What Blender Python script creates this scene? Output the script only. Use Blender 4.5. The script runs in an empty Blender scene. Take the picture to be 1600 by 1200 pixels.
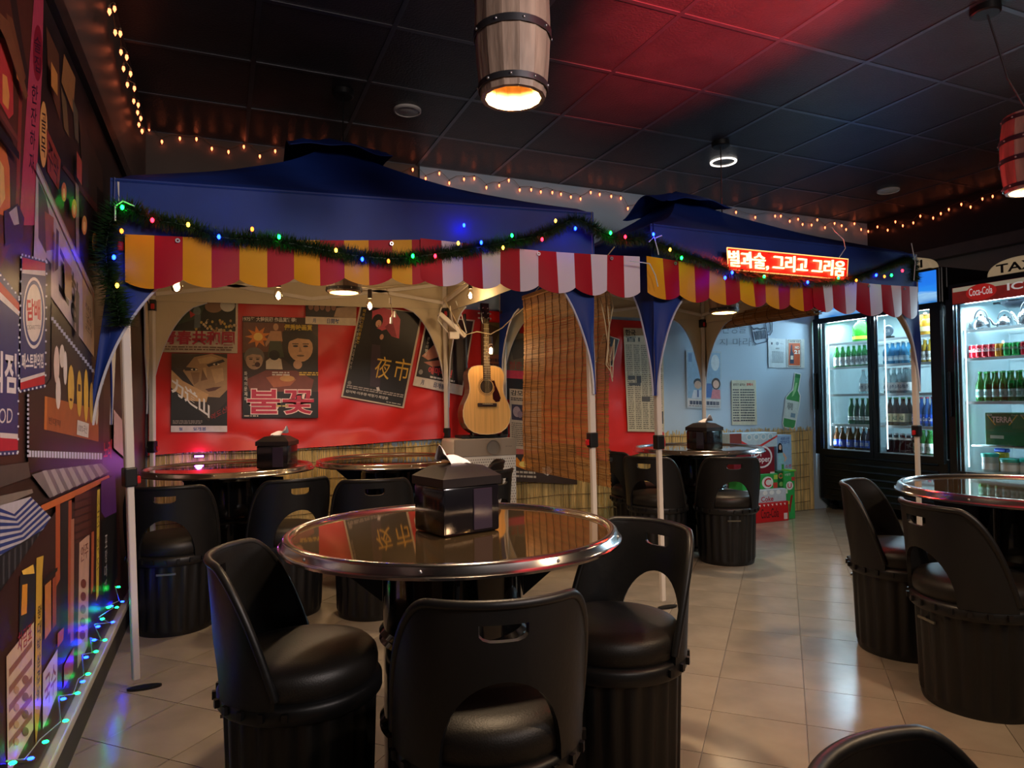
import bpy, bmesh, math, random
from mathutils import Vector, Matrix
random.seed(11)
S = bpy.context.scene
COL = S.collection
PI = math.pi

# ---------------------------------------------------------------- camera
F, YAW, PITCH, ROLL = 1060.0, 0.405, 0.0255, -0.0125
CAM = Vector((0, 0, 1.10))
CH = 2.91                                   # ceiling height
_f = Vector((math.sin(YAW) * math.cos(PITCH), math.cos(YAW) * math.cos(PITCH), math.sin(PITCH)))
_r = Vector((math.cos(YAW), -math.sin(YAW), 0))
_u = _r.cross(_f)
_c, _s = math.cos(ROLL), math.sin(ROLL)
AR, AU, AF = _r * _c + _u * _s, _u * _c - _r * _s, _f
cam = bpy.data.cameras.new('camera')
cam.sensor_width = 36
cam.lens = F / 1600 * 36
cam.clip_start = 0.05
co = bpy.data.objects.new('camera', cam)
COL.objects.link(co)
m3 = Matrix((AR, AU, -AF)).transposed()
co.matrix_world = Matrix.Translation(CAM) @ m3.to_4x4()
S.camera = co

def ray(x, y):
    return AR * ((x - 800) / F) + AU * ((600 - y) / F) + AF
def onz(x, y, z):
    d = ray(x, y); return CAM + d * ((z - CAM.z) / d.z)
def ony(x, y, Y):
    d = ray(x, y); return CAM + d * (Y / d.y)
def onx(x, y, X):
    d = ray(x, y); return CAM + d * (X / d.x)

# ---------------------------------------------------------------- world, view
S.view_settings.view_transform = 'Standard'
S.view_settings.look = 'None'
S.view_settings.exposure = 0.0
S.view_settings.gamma = 1.0
S.view_settings.use_curve_mapping = False
W = bpy.data.worlds.new('world'); S.world = W
W.use_nodes = True
W.node_tree.nodes['Background'].inputs[0].default_value = (0.75, 0.72, 0.8, 1)
W.node_tree.nodes['Background'].inputs[1].default_value = 0.022
S.cycles.max_bounces = 8
S.cycles.diffuse_bounces = 3
S.cycles.glossy_bounces = 4
S.cycles.transmission_bounces = 6
S.cycles.transparent_max_bounces = 12
S.cycles.caustics_reflective = False
S.cycles.caustics_refractive = False
S.cycles.sample_clamp_indirect = 4.0
S.cycles.sample_clamp_direct = 0.0

WARM = (1.0, 0.70, 0.42)
def lamp(kind, name, loc, power, color, size=0.05, target=None, cone=None, blend=0.3, sy=None):
    l = bpy.data.lights.new(name, kind)
    l.energy = power; l.color = color
    if kind == 'AREA':
        l.size = size
        if sy: l.shape = 'RECTANGLE'; l.size_y = sy
    else:
        l.shadow_soft_size = size
    if kind == 'SPOT':
        l.spot_size = cone; l.spot_blend = blend
    o = bpy.data.objects.new(name, l); COL.objects.link(o); o.location = loc
    if target is not None:
        o.rotation_euler = (Vector(target) - Vector(loc)).to_track_quat('-Z', 'Y').to_euler()
    return o

BARREL = dict(front=(0.80, 1.83, 2.0), right=(3.48, 1.93, 2.05), tent1=(0.65, 3.95, 1.735), tent2=(3.24, 3.77, 1.70),
              near=(2.2, 0.35, 2.0), aisle=(2.9, -1.0, 2.0))
lamp('SPOT', 'bulb_front', (0.80, 1.83, 2.06), 80, WARM, 0.05, (0.80, 1.83, 0), 2.5, 0.3)
lamp('SPOT', 'bulb_right', (3.48, 1.93, 2.11), 60, WARM, 0.05, (3.43, 1.93, 0), 2.35, 0.25)
lamp('SPOT', 'bulb_near', (2.2, 0.35, 2.06), 60, WARM, 0.05, (2.2, 0.35, 0), 2.35, 0.25)
lamp('SPOT', 'bulb_tent1', (0.65, 3.95, 1.78), 34, WARM, 0.05, (0.65, 3.95, 0), 2.6, 0.3)
lamp('SPOT', 'bulb_tent2', (3.24, 3.77, 1.75), 40, WARM, 0.05, (3.24, 3.77, 0), 2.6, 0.3)

# fill spots added behind the viewer, and a red one for the ceiling pool
lamp('SPOT', 'fill_spot_behind', (0.9, -1.1, 2.35), 130, (1, .86, .78), 0.35, (1.2, 3.0, 1.55), 1.15, 0.6)
lamp('SPOT', 'fill_spot_behind', (2.6, -1.2, 2.35), 110, (1, .86, .78), 0.35, (3.2, 3.0, 1.45), 1.15, 0.6)
lamp('SPOT', 'fill_spot_behind', (1.9, -0.9, 2.3), 190, (1, .84, .78), 0.2, (-.4, 2.1, 1.45), 0.95, 0.6)
lamp('SPOT', 'added_red_spot_behind', (1.8, -1.5, 1.8), 9500, (1, .05, .06), 0.03, (2.03, 0.95, 2.91), .47, 0.45)  # added to make the red pool, real source unknown

# ---------------------------------------------------------------- mesh helpers
class MB:
    def __init__(self):
        self.v = []; self.f = []; self.m = []
    def add(self, vs, fs, mi=0):
        b = len(self.v)
        self.v += [tuple(p) for p in vs]
        self.f += [tuple(b + i for i in f) for f in fs]
        self.m += [mi] * len(fs)
        return self
    def box(self, c, s, mi=0, rot=None):
        x, y, z = s[0] / 2, s[1] / 2, s[2] / 2
        vs = [Vector((a, b, d)) for a in (-x, x) for b in (-y, y) for d in (-z, z)]
        if rot is not None: vs = [rot @ p for p in vs]
        vs = [p + Vector(c) for p in vs]
        return self.add(vs, [(0, 1, 3, 2), (4, 6, 7, 5), (0, 4, 5, 1), (2, 3, 7, 6), (0, 2, 6, 4), (1, 5, 7, 3)], mi)
    def bbox(self, c, s, bev=0.01, seg=2, mi=0, rot=None):
        bm = bmesh.new()
        bmesh.ops.create_cube(bm, size=1)
        for v in bm.verts: v.co = Vector((v.co.x * s[0], v.co.y * s[1], v.co.z * s[2]))
        bmesh.ops.bevel(bm, geom=list(bm.edges), offset=min(bev, min(s) * .49), segments=seg, profile=.5, affect='EDGES')
        bm.verts.ensure_lookup_table()
        vs = [v.co.copy() for v in bm.verts]
        if rot is not None: vs = [rot @ p for p in vs]
        vs = [p + Vector(c) for p in vs]
        fs = [[v.index for v in f.verts] for f in bm.faces]
        bm.free()
        return self.add(vs, fs, mi)
    def lathe(self, prof, n=24, c=(0, 0, 0), mi=0, close=False, mod=None):
        vs = []
        for (r, z) in prof:
            for k in range(n):
                a = 2 * PI * k / n
                rr = r * (mod(a, z) if mod else 1)
                vs.append((c[0] + rr * math.cos(a), c[1] + rr * math.sin(a), c[2] + z))
        fs = []
        for i in range(len(prof) - 1):
            for k in range(n):
                k2 = (k + 1) % n
                fs.append((i * n + k, i * n + k2, (i + 1) * n + k2, (i + 1) * n + k))
        if close:
            fs.append(tuple(range(n - 1, -1, -1)))
            fs.append(tuple((len(prof) - 1) * n + k for k in range(n)))
        return self.add(vs, fs, mi)
    def cyl(self, p0, p1, r0, r1=None, n=10, mi=0, cap=True):
        return self.tube([p0, p1], [r0, r0 if r1 is None else r1], n, mi, cap)
    def tube(self, pts, r, n=6, mi=0, cap=True):
        pts = [Vector(p) for p in pts]
        rs = r if isinstance(r, (list, tuple)) else [r] * len(pts)
        vs = []; a = None
        for i, p in enumerate(pts):
            d = (pts[min(i + 1, len(pts) - 1)] - pts[max(i - 1, 0)])
            if d.length < 1e-9: d = Vector((0, 0, 1))
            d.normalize()
            if a is None:
                a = d.cross(Vector((0, 0, 1)) if abs(d.z) < .9 else Vector((1, 0, 0)))
            a = a - d * a.dot(d)
            if a.length < 1e-6: a = d.orthogonal()
            a.normalize(); b = d.cross(a).normalized()
            for k in range(n):
                t = 2 * PI * k / n
                vs.append(p + (a * math.cos(t) + b * math.sin(t)) * rs[i])
        fs = []
        for i in range(len(pts) - 1):
            for k in range(n):
                k2 = (k + 1) % n
                fs.append((i * n + k, i * n + k2, (i + 1) * n + k2, (i + 1) * n + k))
        if cap:
            fs.append(tuple(range(n - 1, -1, -1)))
            fs.append(tuple((len(pts) - 1) * n + k for k in range(n)))
        return self.add(vs, fs, mi)
    def sphere(self, c, r, n=8, mi=0, sc=(1, 1, 1)):
        vs = [(c[0], c[1], c[2] - r * sc[2])]; h = n // 2
        for i in range(1, h):
            t = -PI / 2 + PI * i / h
            for k in range(n):
                a = 2 * PI * k / n
                vs.append((c[0] + r * sc[0] * math.cos(t) * math.cos(a), c[1] + r * sc[1] * math.cos(t) * math.sin(a), c[2] + r * sc[2] * math.sin(t)))
        vs.append((c[0], c[1], c[2] + r * sc[2])); L = len(vs) - 1
        fs = [(0, 1 + (k + 1) % n, 1 + k) for k in range(n)]
        for i in range(h - 2):
            for k in range(n):
                k2 = (k + 1) % n
                fs.append((1 + i * n + k, 1 + i * n + k2, 1 + (i + 1) * n + k2, 1 + (i + 1) * n + k))
        b = 1 + (h - 2) * n
        fs += [(b + k, b + (k + 1) % n, L) for k in range(n)]
        return self.add(vs, fs, mi)
    def poly(self, pts, mi=0):
        return self.add(pts, [tuple(range(len(pts)))], mi)
    def grid(self, fn, nu, nv, mi=0, mfn=None):
        vs = [fn(i / nu, j / nv) for j in range(nv + 1) for i in range(nu + 1)]
        b = len(self.v)
        self.v += [tuple(p) for p in vs]
        for j in range(nv):
            for i in range(nu):
                a = b + j * (nu + 1) + i
                self.f.append((a, a + 1, a + nu + 2, a + nu + 1))
                self.m.append(mfn(i, j) if mfn else mi)
        return self
    def prism(self, pts, off, mi=0, side=None):
        """closed planar outline extruded by vector off"""
        n = len(pts); off = Vector(off)
        a = [Vector(p) for p in pts]; b = [p + off for p in a]
        self.add(a + b, [tuple(range(n - 1, -1, -1)), tuple(range(n, 2 * n))], mi)
        self.add(a + b, [(i, (i + 1) % n, n + (i + 1) % n, n + i) for i in range(n)], mi if side is None else side)
        return self
    def shell(self, t, mi=None):
        """turn the open surface built so far into a sheet of thickness t (second side may have another material)"""
        vs = [Vector(p) for p in self.v]; nv = len(vs)
        nr = [Vector((0, 0, 0)) for _ in vs]; ec = {}
        for f in self.f:
            k = Vector((0, 0, 0))
            for i in range(1, len(f) - 1):
                k += (vs[f[i]] - vs[f[0]]).cross(vs[f[i + 1]] - vs[f[0]])
            for i in f: nr[i] += k
            for i in range(len(f)):
                e = (f[i], f[(i + 1) % len(f)])
                ec.setdefault(tuple(sorted(e)), []).append(e)
        for i, k in enumerate(nr):
            if k.length > 1e-12: k.normalize()
            self.v.append(tuple(vs[i] - k * t))
        fs, ms = list(self.f), list(self.m)
        for f, q in zip(fs, ms):
            self.f.append(tuple(i + nv for i in reversed(f))); self.m.append(q if mi is None else mi)
        for k, es in ec.items():
            if len(es) == 1:
                a, b = es[0]
                self.f.append((b, a, a + nv, b + nv)); self.m.append(0)
        return self
    def mesh(self, name, mats, smooth=None):
        me = bpy.data.meshes.new(name)
        me.from_pydata(self.v, [], self.f)
        for q in (mats if isinstance(mats, (list, tuple)) else [mats]): me.materials.append(q)
        me.polygons.foreach_set('material_index', self.m)
        if smooth:
            me.polygons.foreach_set('use_smooth', [True] * len(self.f))
            me.set_sharp_from_angle(angle=math.radians(smooth))
        me.update()
        return me
    def build(self, name, mats, parent=None, smooth=None, label=None, world=False, kind=None):
        if world and parent is not None:
            o = parent
            t = Vector((0, 0, 0))
            while o is not None: t += o.location; o = o.parent
            self.v = [(p[0] - t.x, p[1] - t.y, p[2] - t.z) for p in self.v]
        return link(name, self.mesh(name, mats, smooth), parent, label, kind)

def link(name, me, parent=None, label=None, kind=None):
    o = bpy.data.objects.new(name, me); COL.objects.link(o)
    if parent is not None: o.parent = parent
    if label: o['label'] = label
    if kind: o['kind'] = kind
    return o
def tag(o, label=None, cat=None, group=None, kind=None):
    if label: o['label'] = label
    if cat: o['category'] = cat
    if group: o['group'] = group
    if kind: o['kind'] = kind
    return o
def thing(name, label, cat, loc=(0, 0, 0), rz=0.0, group=None):
    o = bpy.data.objects.new(name, None); COL.objects.link(o)
    o.empty_display_size = .05
    o.location = loc; o.rotation_euler = (0, 0, rz)
    return tag(o, label, cat, group)
def copy_tree(o, parent=None):
    c = o.copy(); COL.objects.link(c)
    if parent is not None: c.parent = parent
    for ch in list(o.children): copy_tree(ch, c)
    return c
ORD = ['first', 'second', 'third', 'fourth', 'fifth', 'sixth', 'seventh', 'eighth', 'ninth', 'tenth', 'eleventh', 'twelfth']

# ---------------------------------------------------------------- materials
def lin(c):
    return tuple(((x / 255) / 12.92 if x <= 10 else (((x / 255) + .055) / 1.055) ** 2.4) for x in c)
MATS = {}
def mat(name, col, rough=.6, metal=0.0, var=.12, scale=8, bump=0.0, bscale=None, emit=None, est=0, trans=0, ior=1.45, alpha=1, coat=0, spec=None, stretch=None, sheen=0, coords='Object'):
    """procedural material: base colour varied by a noise texture, optional bump"""
    if name in MATS: return MATS[name]
    m = bpy.data.materials.new(name); m.use_nodes = True
    nt = m.node_tree; b = nt.nodes['Principled BSDF']
    rgb = lin(col)
    b.inputs['Roughness'].default_value = rough
    b.inputs['Metallic'].default_value = metal
    b.inputs['IOR'].default_value = ior
    if spec is not None: b.inputs['Specular IOR Level'].default_value = spec
    if coat: b.inputs['Coat Weight'].default_value = coat; b.inputs['Coat Roughness'].default_value = .05
    if trans: b.inputs['Transmission Weight'].default_value = trans
    if alpha < 1: b.inputs['Alpha'].default_value = alpha
    if sheen: b.inputs['Sheen Weight'].default_value = sheen
    tc = nt.nodes.new('ShaderNodeTexCoord'); mp = nt.nodes.new('ShaderNodeMapping')
    nt.links.new(tc.outputs[coords], mp.inputs[0])
    if stretch: mp.inputs['Scale'].default_value = stretch
    if var:
        n = nt.nodes.new('ShaderNodeTexNoise'); n.inputs['Scale'].default_value = scale; n.inputs['Detail'].default_value = 4
        nt.links.new(mp.outputs[0], n.inputs['Vector'])
        r = nt.nodes.new('ShaderNodeValToRGB')
        r.color_ramp.elements[0].position = .3; r.color_ramp.elements[1].position = .7
        r.color_ramp.elements[0].color = tuple(x * (1 - var) for x in rgb) + (1,)
        r.color_ramp.elements[1].color = tuple(min(1, x * (1 + var)) for x in rgb) + (1,)
        nt.links.new(n.outputs[0], r.inputs[0]); nt.links.new(r.outputs[0], b.inputs['Base Color'])
    else:
        b.inputs['Base Color'].default_value = rgb + (1,)
    if bump:
        n2 = nt.nodes.new('ShaderNodeTexNoise'); n2.inputs['Scale'].default_value = bscale or scale * 4; n2.inputs['Detail'].default_value = 3
        nt.links.new(mp.outputs[0], n2.inputs['Vector'])
        bp = nt.nodes.new('ShaderNodeBump'); bp.inputs['Strength'].default_value = bump; bp.inputs['Distance'].default_value = .01
        nt.links.new(n2.outputs[0], bp.inputs['Height']); nt.links.new(bp.outputs[0], b.inputs['Normal'])
    if est:
        b.inputs['Emission Color'].default_value = tuple(emit) + (1,)
        b.inputs['Emission Strength'].default_value = est
    MATS[name] = m
    return m
def pane(name, tint=(1, 1, 1), refl=.06, rough=.0):
    """thin glass: mostly see-through, reflecting more at grazing angles"""
    if name in MATS: return MATS[name]
    m = bpy.data.materials.new(name); m.use_nodes = True
    nt = m.node_tree; nt.nodes.clear()
    out = nt.nodes.new('ShaderNodeOutputMaterial'); mx = nt.nodes.new('ShaderNodeMixShader')
    t = nt.nodes.new('ShaderNodeBsdfTransparent'); t.inputs[0].default_value = tuple(tint) + (1,)
    g = nt.nodes.new('ShaderNodeBsdfGlossy'); g.inputs['Roughness'].default_value = rough
    lw = nt.nodes.new('ShaderNodeLayerWeight'); lw.inputs[0].default_value = .25
    mr = nt.nodes.new('ShaderNodeMapRange'); mr.inputs['To Min'].default_value = refl; mr.inputs['To Max'].default_value = .7
    nt.links.new(lw.outputs['Fresnel'], mr.inputs[0]); nt.links.new(mr.outputs[0], mx.inputs[0])
    nt.links.new(t.outputs[0], mx.inputs[1]); nt.links.new(g.outputs[0], mx.inputs[2]); nt.links.new(mx.outputs[0], out.inputs[0])
    MATS[name] = m
    return m
def emis(name, col, st, base=(40, 40, 40)):
    return mat(name, base, .4, var=0, emit=col, est=st)

# flat inks for prints
def ink(r, g, b, rough=.75):
    return mat('ink_%d_%d_%d' % (r, g, b) + ('' if rough == .75 else '_%d' % int(rough * 100)), (r, g, b), rough, var=.08, scale=30)

# ---------------------------------------------------------------- lettering
_tc = {}
def text_mesh(s, bold=0.0):
    if (s, bold) in _tc: return _tc[(s, bold)]
    cu = bpy.data.curves.new('lettering', 'FONT'); cu.body = s; cu.size = 1; cu.resolution_u = 3
    cu.fill_mode = 'FRONT' if hasattr(cu, 'fill_mode') else cu.fill_mode
    cu.offset = bold
    o = bpy.data.objects.new('lettering', cu)
    me = bpy.data.meshes.new_from_object(o)
    vs = [v.co.copy() for v in me.vertices]; fs = [tuple(p.vertices) for p in me.polygons]
    bpy.data.objects.remove(o); bpy.data.curves.remove(cu); bpy.data.meshes.remove(me)
    if not vs: vs = [Vector((0, 0, 0))] * 3; fs = [(0, 1, 2)]
    x0 = min(v.x for v in vs); x1 = max(v.x for v in vs); y0 = min(v.y for v in vs); y1 = max(v.y for v in vs)
    w = max(x1 - x0, 1e-6); h = max(y1 - y0, 1e-6)
    out = ([((v.x - x0) / w, (v.y - y0) / h) for v in vs], fs, w / h)
    _tc[(s, bold)] = out
    return out
def letter(mb, s, q, mi=0, bold=0.0, vertical=False, lift=(0, 0, 0)):
    """fit the words s into the 3-D quad q = (top-left, top-right, bottom-right, bottom-left)"""
    tl, tr, br, bl = [Vector(p) for p in q]; lift = Vector(lift)
    def put(ss, a0, a1, b0, b1):
        vs, fs, _ = text_mesh(ss, bold)
        pts = []
        for (u, v) in vs:
            U = a0 + (a1 - a0) * u; V = b0 + (b1 - b0) * v
            pts.append((bl * (1 - U) + br * U) * (1 - V) + (tl * (1 - U) + tr * U) * V + lift)
        mb.add(pts, fs, mi)
    if vertical:
        n = len(s)
        for i, ch in enumerate(s):
            if ch != ' ': put(ch, 0, 1, 1 - (i + .92) / n, 1 - (i + .08) / n)
    else:
        put(s, 0, 1, 0, 1)
    return mb
# ---------------------------------------------------------------- room shell
XL, XR, YB, YN = -0.455, 6.27, 5.01, -1.6
M_floor = mat('glazed beige floor tile', (152, 141, 126), .2, var=.2, scale=3.5, bump=.16, bscale=7, coords='Object')
M_grout = mat('beige tile joint', (138, 128, 114), .3)
M_ceil = mat('black painted ceiling tile', (58, 56, 60), .38, var=.18, scale=5, bump=.25, bscale=90)
M_grid = mat('dark ceiling grid metal', (122, 122, 130), .38, .85, var=.1)
M_wallw = mat('off white wall paint', (170, 166, 160), .55, var=.05, scale=2)
M_wallr = mat('white wall tinted with fridge light', (178, 201, 221), .6, var=.04, scale=2)  # white wall; blue of the fridge light put into its colour
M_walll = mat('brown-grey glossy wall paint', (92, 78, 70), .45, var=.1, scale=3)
M_dark = mat('dark brown bulkhead paint', (46, 36, 34), .4, var=.1)
M_black = mat('matt black plastic', (24, 24, 26), .45, var=.1)

mb = MB(); mb.box(((XL + XR) / 2, (YB + YN) / 2, -.054), (XR - XL, YB - YN, .1))
floor = mb.build('floor', M_grout, kind='structure')
TS = .3075
T2 = TS - .003
mbt = MB(); mbt.box((0, 0, -.003), (T2, T2, .006))
tile_me = mbt.mesh('floor_tile', M_floor)
c45 = math.sqrt(.5)
cells = []; edge = MB()
def clip(poly):
    for ax, lim, sg in ((0, XL, 1), (0, XR, -1), (1, YN, 1), (1, YB, -1)):
        out = []
        for i in range(len(poly)):
            a, b = poly[i], poly[(i + 1) % len(poly)]
            da, db = (a[ax] - lim) * sg, (b[ax] - lim) * sg
            if da >= 0: out.append(a)
            if da * db < 0:
                t = da / (da - db); out.append((a[0] + (b[0] - a[0]) * t, a[1] + (b[1] - a[1]) * t))
        poly = out
        if not poly: return poly
    return poly
for i in range(-6, 40):
    for j in range(-22, 24):
        uu = .047 + (i + .5) * TS; vv = .049 + (j + .5) * TS
        x = (uu + vv) * c45; y = (uu - vv) * c45
        if XL + .22 < x < XR - .22 and YN + .22 < y < YB - .22:
            d = Vector((x, y, 0)) - CAM
            vis = d.dot(AF) > .7 and abs(d.dot(AR) / d.dot(AF)) < .85
            cells.append((0 if vis else 1, (x * x + y * y), x, y))
        else:
            pl = clip([((uu + a * T2 / 2 + vv + b * T2 / 2) * c45, (uu + a * T2 / 2 - vv - b * T2 / 2) * c45) for a, b in ((-1, -1), (-1, 1), (1, 1), (1, -1))])
            if len(pl) >= 3:
                edge.poly([(p[0], p[1], 0) for p in reversed(pl)])
cells.sort()
for k, (q, dd, x, y) in enumerate(cells):
    if k < 300:
        o = link('floor_tile', tile_me, floor); o.location = (x, y, 0); o.rotation_euler = (0, 0, PI / 4)
    else:
        h = T2 * c45
        edge.poly([(x - h, y, 0), (x, y - h, 0), (x + h, y, 0), (x, y + h, 0)])
edge.build('floor_tiles_beyond', M_floor, floor, kind='stuff')

# ceiling: slab, recessed panels, T-bars
mb = MB(); mb.box(((XL + XR) / 2, (YB + YN) / 2, CH + .075), (XR - XL + .2, YB - YN + .2, .1))
ceil = mb.build('ceiling', M_black, kind='structure')
gx = [1.989 + .61 * k for k in range(-4, 8)]; gx = [g for g in gx if XL - .01 <= g <= XR + .01]
gy = [2.571 + .61 * k for k in range(-6, 5)]
mbt = MB(); mbt.box((0, 0, .011), (.586, .586, .018)); pan = mbt.mesh('ceiling_panel', M_ceil)
for x in gx[:-1]:
    for y in gy[:-1]:
        o = link('ceiling_panel', pan, ceil); o.location = (x + .305, y + .305, CH)
for x in gx:
    MB().box((x, (YB + gy[0]) / 2, CH + .004), (.024, YB - gy[0], .012)).build('ceiling_grid_bar', M_grid, ceil)
for y in gy:
    MB().box(((XL + XR) / 2, y, CH + .004), (XR - XL, .024, .010)).build('ceiling_grid_bar', M_grid, ceil)
MB().box(((XL + XR) / 2, gy[0] - .2, CH + .012), (XR - XL, .36, .018)).build('ceiling_edge_panel', M_ceil, ceil)

# walls
MB().box(((XL + XR) / 2, YB + .05, CH / 2), (XR - XL + .2, .1, CH)).build('wall_back', M_wallr, kind='structure')
MB().box((XL - .05, (YB + YN) / 2, CH / 2), (.1, YB - YN, CH)).build('wall_left', M_walll, kind='structure')
MB().box((XR + .05, (YB + YN) / 2, CH / 2), (.1, YB - YN, CH)).build('wall_right', M_wallw, kind='structure')
mb = MB(); mb.box((XR - .03, (YB + YN) / 2, (CH + 2.5) / 2), (.06, YB - YN - .002, CH - 2.5))
mb.build('trim_1', M_dark, kind='structure')                        # dark upper wall
MB().bbox((XR - .045, (YB + YN) / 2, 2.44), (.09, YB - YN - .002, .11), .006).build('trim_2', mat('grey trim rail', (120, 112, 108), .35), kind='structure')
MB().box((1.392, YB - .006, 2.62), (.012, .012, .58)).build('trim_3', M_black, kind='structure')  # dark seam above first tent
MB().box(((XL + 1.386) / 2, YB - .002, 2.58), (1.386 - XL, .004, .66)).build('wall_shade_panel', M_walll, kind='structure')    # panel beside the seam, darker to stand in for weaker light
MB().box((XL + .012, (YB + YN) / 2, 2.28), (.024, YB - YN - .1, .07)).build('trim_4', mat('dark rail', (40, 34, 32), .4), kind='structure')
# baseboard on the mural side: dark board, pale cable channel on it
bl = MB().box((XL + .012, (YB + YN) / 2, .045), (.024, YB - YN - .05, .09)).build('baseboard_left', mat('charcoal baseboard', (58, 58, 54), .6), kind='structure')
MB().bbox((XL + .016, (YB + YN) / 2 - .15, .118), (.03, YB - YN - .4, .034), .006).build('cable_channel', mat('pale plastic channel', (190, 184, 172), .4), bl)

# ---------------------------------------------------------------- ceiling fixtures
M_white = mat('white plastic', (222, 216, 210), .4, var=.04)
def disc(x, y, label, r=.085, m=None):
    t = thing('ceiling_speaker', label, 'speaker', (x, y, CH))
    MB().lathe([(0, -.012), (r * .8, -.012), (r * .85, -.009)], 28).build('grille', m or M_white, t, smooth=40)
    MB().lathe([(r * .85, -.009), (r * .88, -.016), (r, -.012), (r, .001)], 28).build('rim', m or M_white, t, smooth=40)
disc(1.06, 4.06, 'white round ceiling speaker above the first tent peak')
disc(5.38, 4.12, 'white round ceiling speaker near the fridge corner', .09)
t = thing('ring_downlight', 'recessed downlight with bright white ring beside the black pendant mount', 'light', (3.53, 4.08, CH))
MB().lathe([(.082, -.001), (.084, -.008), (.098, -.008), (.10, .001)], 28).build('ring', emis('downlight ring', (1, .93, .85), 1.8), t, smooth=40)
MB().lathe([(0, .002), (.083, -.002)], 28).build('reflector', mat('grey reflector', (120, 115, 112), .25, .6), t, smooth=40)

# barrel pendants
M_wood = mat('greyed barrel oak', (150, 128, 114), .5, var=.45, scale=5, stretch=(5, 5, .6), bump=.35, bscale=9)
M_woodin = mat('warm barrel interior', (196, 150, 84), .6, var=.2, stretch=(6, 6, .7))
M_steel = mat('dark steel hoop', (84, 84, 90), .35, .8)
M_rivet = mat('steel rivet', (180, 180, 184), .3, .9)
M_cord = mat('black cord', (16, 16, 18), .5)
def barrel(key, label, R=.112, L=.42, lit=1.0, top=None):
    x, y, z = BARREL[key]
    t = thing('barrel_pendant', label, 'pendant lamp', (x, y, z))
    pr = lambda s: R * (.80 + .2 * math.sin(PI * (.08 + .86 * s)) ** .9)
    N = 14
    for k in range(N):                                              # staves
        a0, a1 = 2 * PI * (k + .004) / N, 2 * PI * (k + .996) / N
        m = MB(); q = 9; vs = []
        for i in range(q):
            s = i / (q - 1); r = pr(s)
            for aa, rr in ((a0, r), (a1, r), (a1, r - .014), (a0, r - .014)):
                vs.append((rr * math.cos(aa), rr * math.sin(aa), L * s))
        fo, fi = [], []
        for i in range(q - 1):
            for e in range(4):
                (fi if e == 2 else fo).append((i * 4 + e, i * 4 + (e + 1) % 4, i * 4 + 4 + (e + 1) % 4, i * 4 + 4 + e))
        fo += [(3, 2, 1, 0), (q * 4 - 4, q * 4 - 3, q * 4 - 2, q * 4 - 1)]
        m.add(vs, fo, 0); m.add(vs, fi, 1)
        m.build('stave', [M_wood, M_woodin], t)
    MB().lathe([(pr(.5) - .018, L * .5), (.001, L * .5 + .01)], 24).build('inner_plate', M_woodin, t, smooth=30)
    MB().lathe([(.001, L), (pr(1) - .004, L), (pr(1) - .004, L - .015)], 24).build('lid', M_wood, t, smooth=30)
    for s, w in ((.06, .018), (.40, .022), (.66, .022), (.94, .018)):
        r = pr(s) + .0025
        h = MB().lathe([(r, L * s - w / 2), (r + .002, L * s - w / 2), (r + .002, L * s + w / 2), (r, L * s + w / 2)], 32).build('hoop', M_steel, t, smooth=30)
        m = MB()
        for k in range(9):
            a = 2 * PI * k / 9 + s; m.sphere(((r + .002) * math.cos(a), (r + .002) * math.sin(a), L * s), .005, 6)
        m.build('rivets', M_rivet, h, smooth=60, kind='stuff')
    MB().sphere((0, 0, .14), .045, 14, 0, (1, 1, 1.2)).build('bulb', emis('warm barrel bulb', (1, .58, .16), 3.2 * lit), t, smooth=60)
    tp = CH - z if top is None else top[2] - z
    tx, ty = (0, 0) if top is None else (top[0] - x, top[1] - y)
    MB().tube([(0, 0, L), (tx * .5, ty * .5, (L + tp) / 2 - (.08 if top else 0)), (tx, ty, tp)], .004, 6).build('cord', M_cord, t)
    m = MB().lathe([(0, tp - .035), (.055, tp - .035), (.062, tp - .03), (.062, tp), (0, tp)], 24, (tx, ty, 0))
    m.build('ceiling_mount', M_black, t, smooth=35)
    return t
barrel('front', 'large dark oak barrel pendant lamp glowing over the nearest round table', .113, .46)
barrel('right', 'barrel pendant lamp bathed in red light over the right-hand table', .12, .36, 1.0, (3.28, 1.99, CH))
barrel('tent1', 'barrel pendant lamp hanging inside the first blue tent', .11, .30, .8)  # clear backing coloured red to stand in for the neon bloom
barrel('tent2', 'barrel pendant lamp hanging inside the second tent from a black mount', .11, .36, .8)
# ---------------------------------------------------------------- pop-up tents
M_blue = mat('royal blue tent cloth', (15, 48, 128), .6, var=.1, scale=6, bump=.12, bscale=14)
M_navy = M_blue
M_cream = mat('cream tent lining', (206, 192, 166), .7, var=.06, scale=5, bump=.12, bscale=16)
M_pole = mat('white powder-coated tent pole', (214, 206, 198), .35, var=.03)
M_clamp = mat('black tent clamp', (18, 18, 20), .4)
M_redclip = mat('red release button', (196, 30, 34), .35)
M_piping = mat('pale grey piping', (198, 200, 214), .5)
CLOTH = [M_blue, M_cream]

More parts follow.
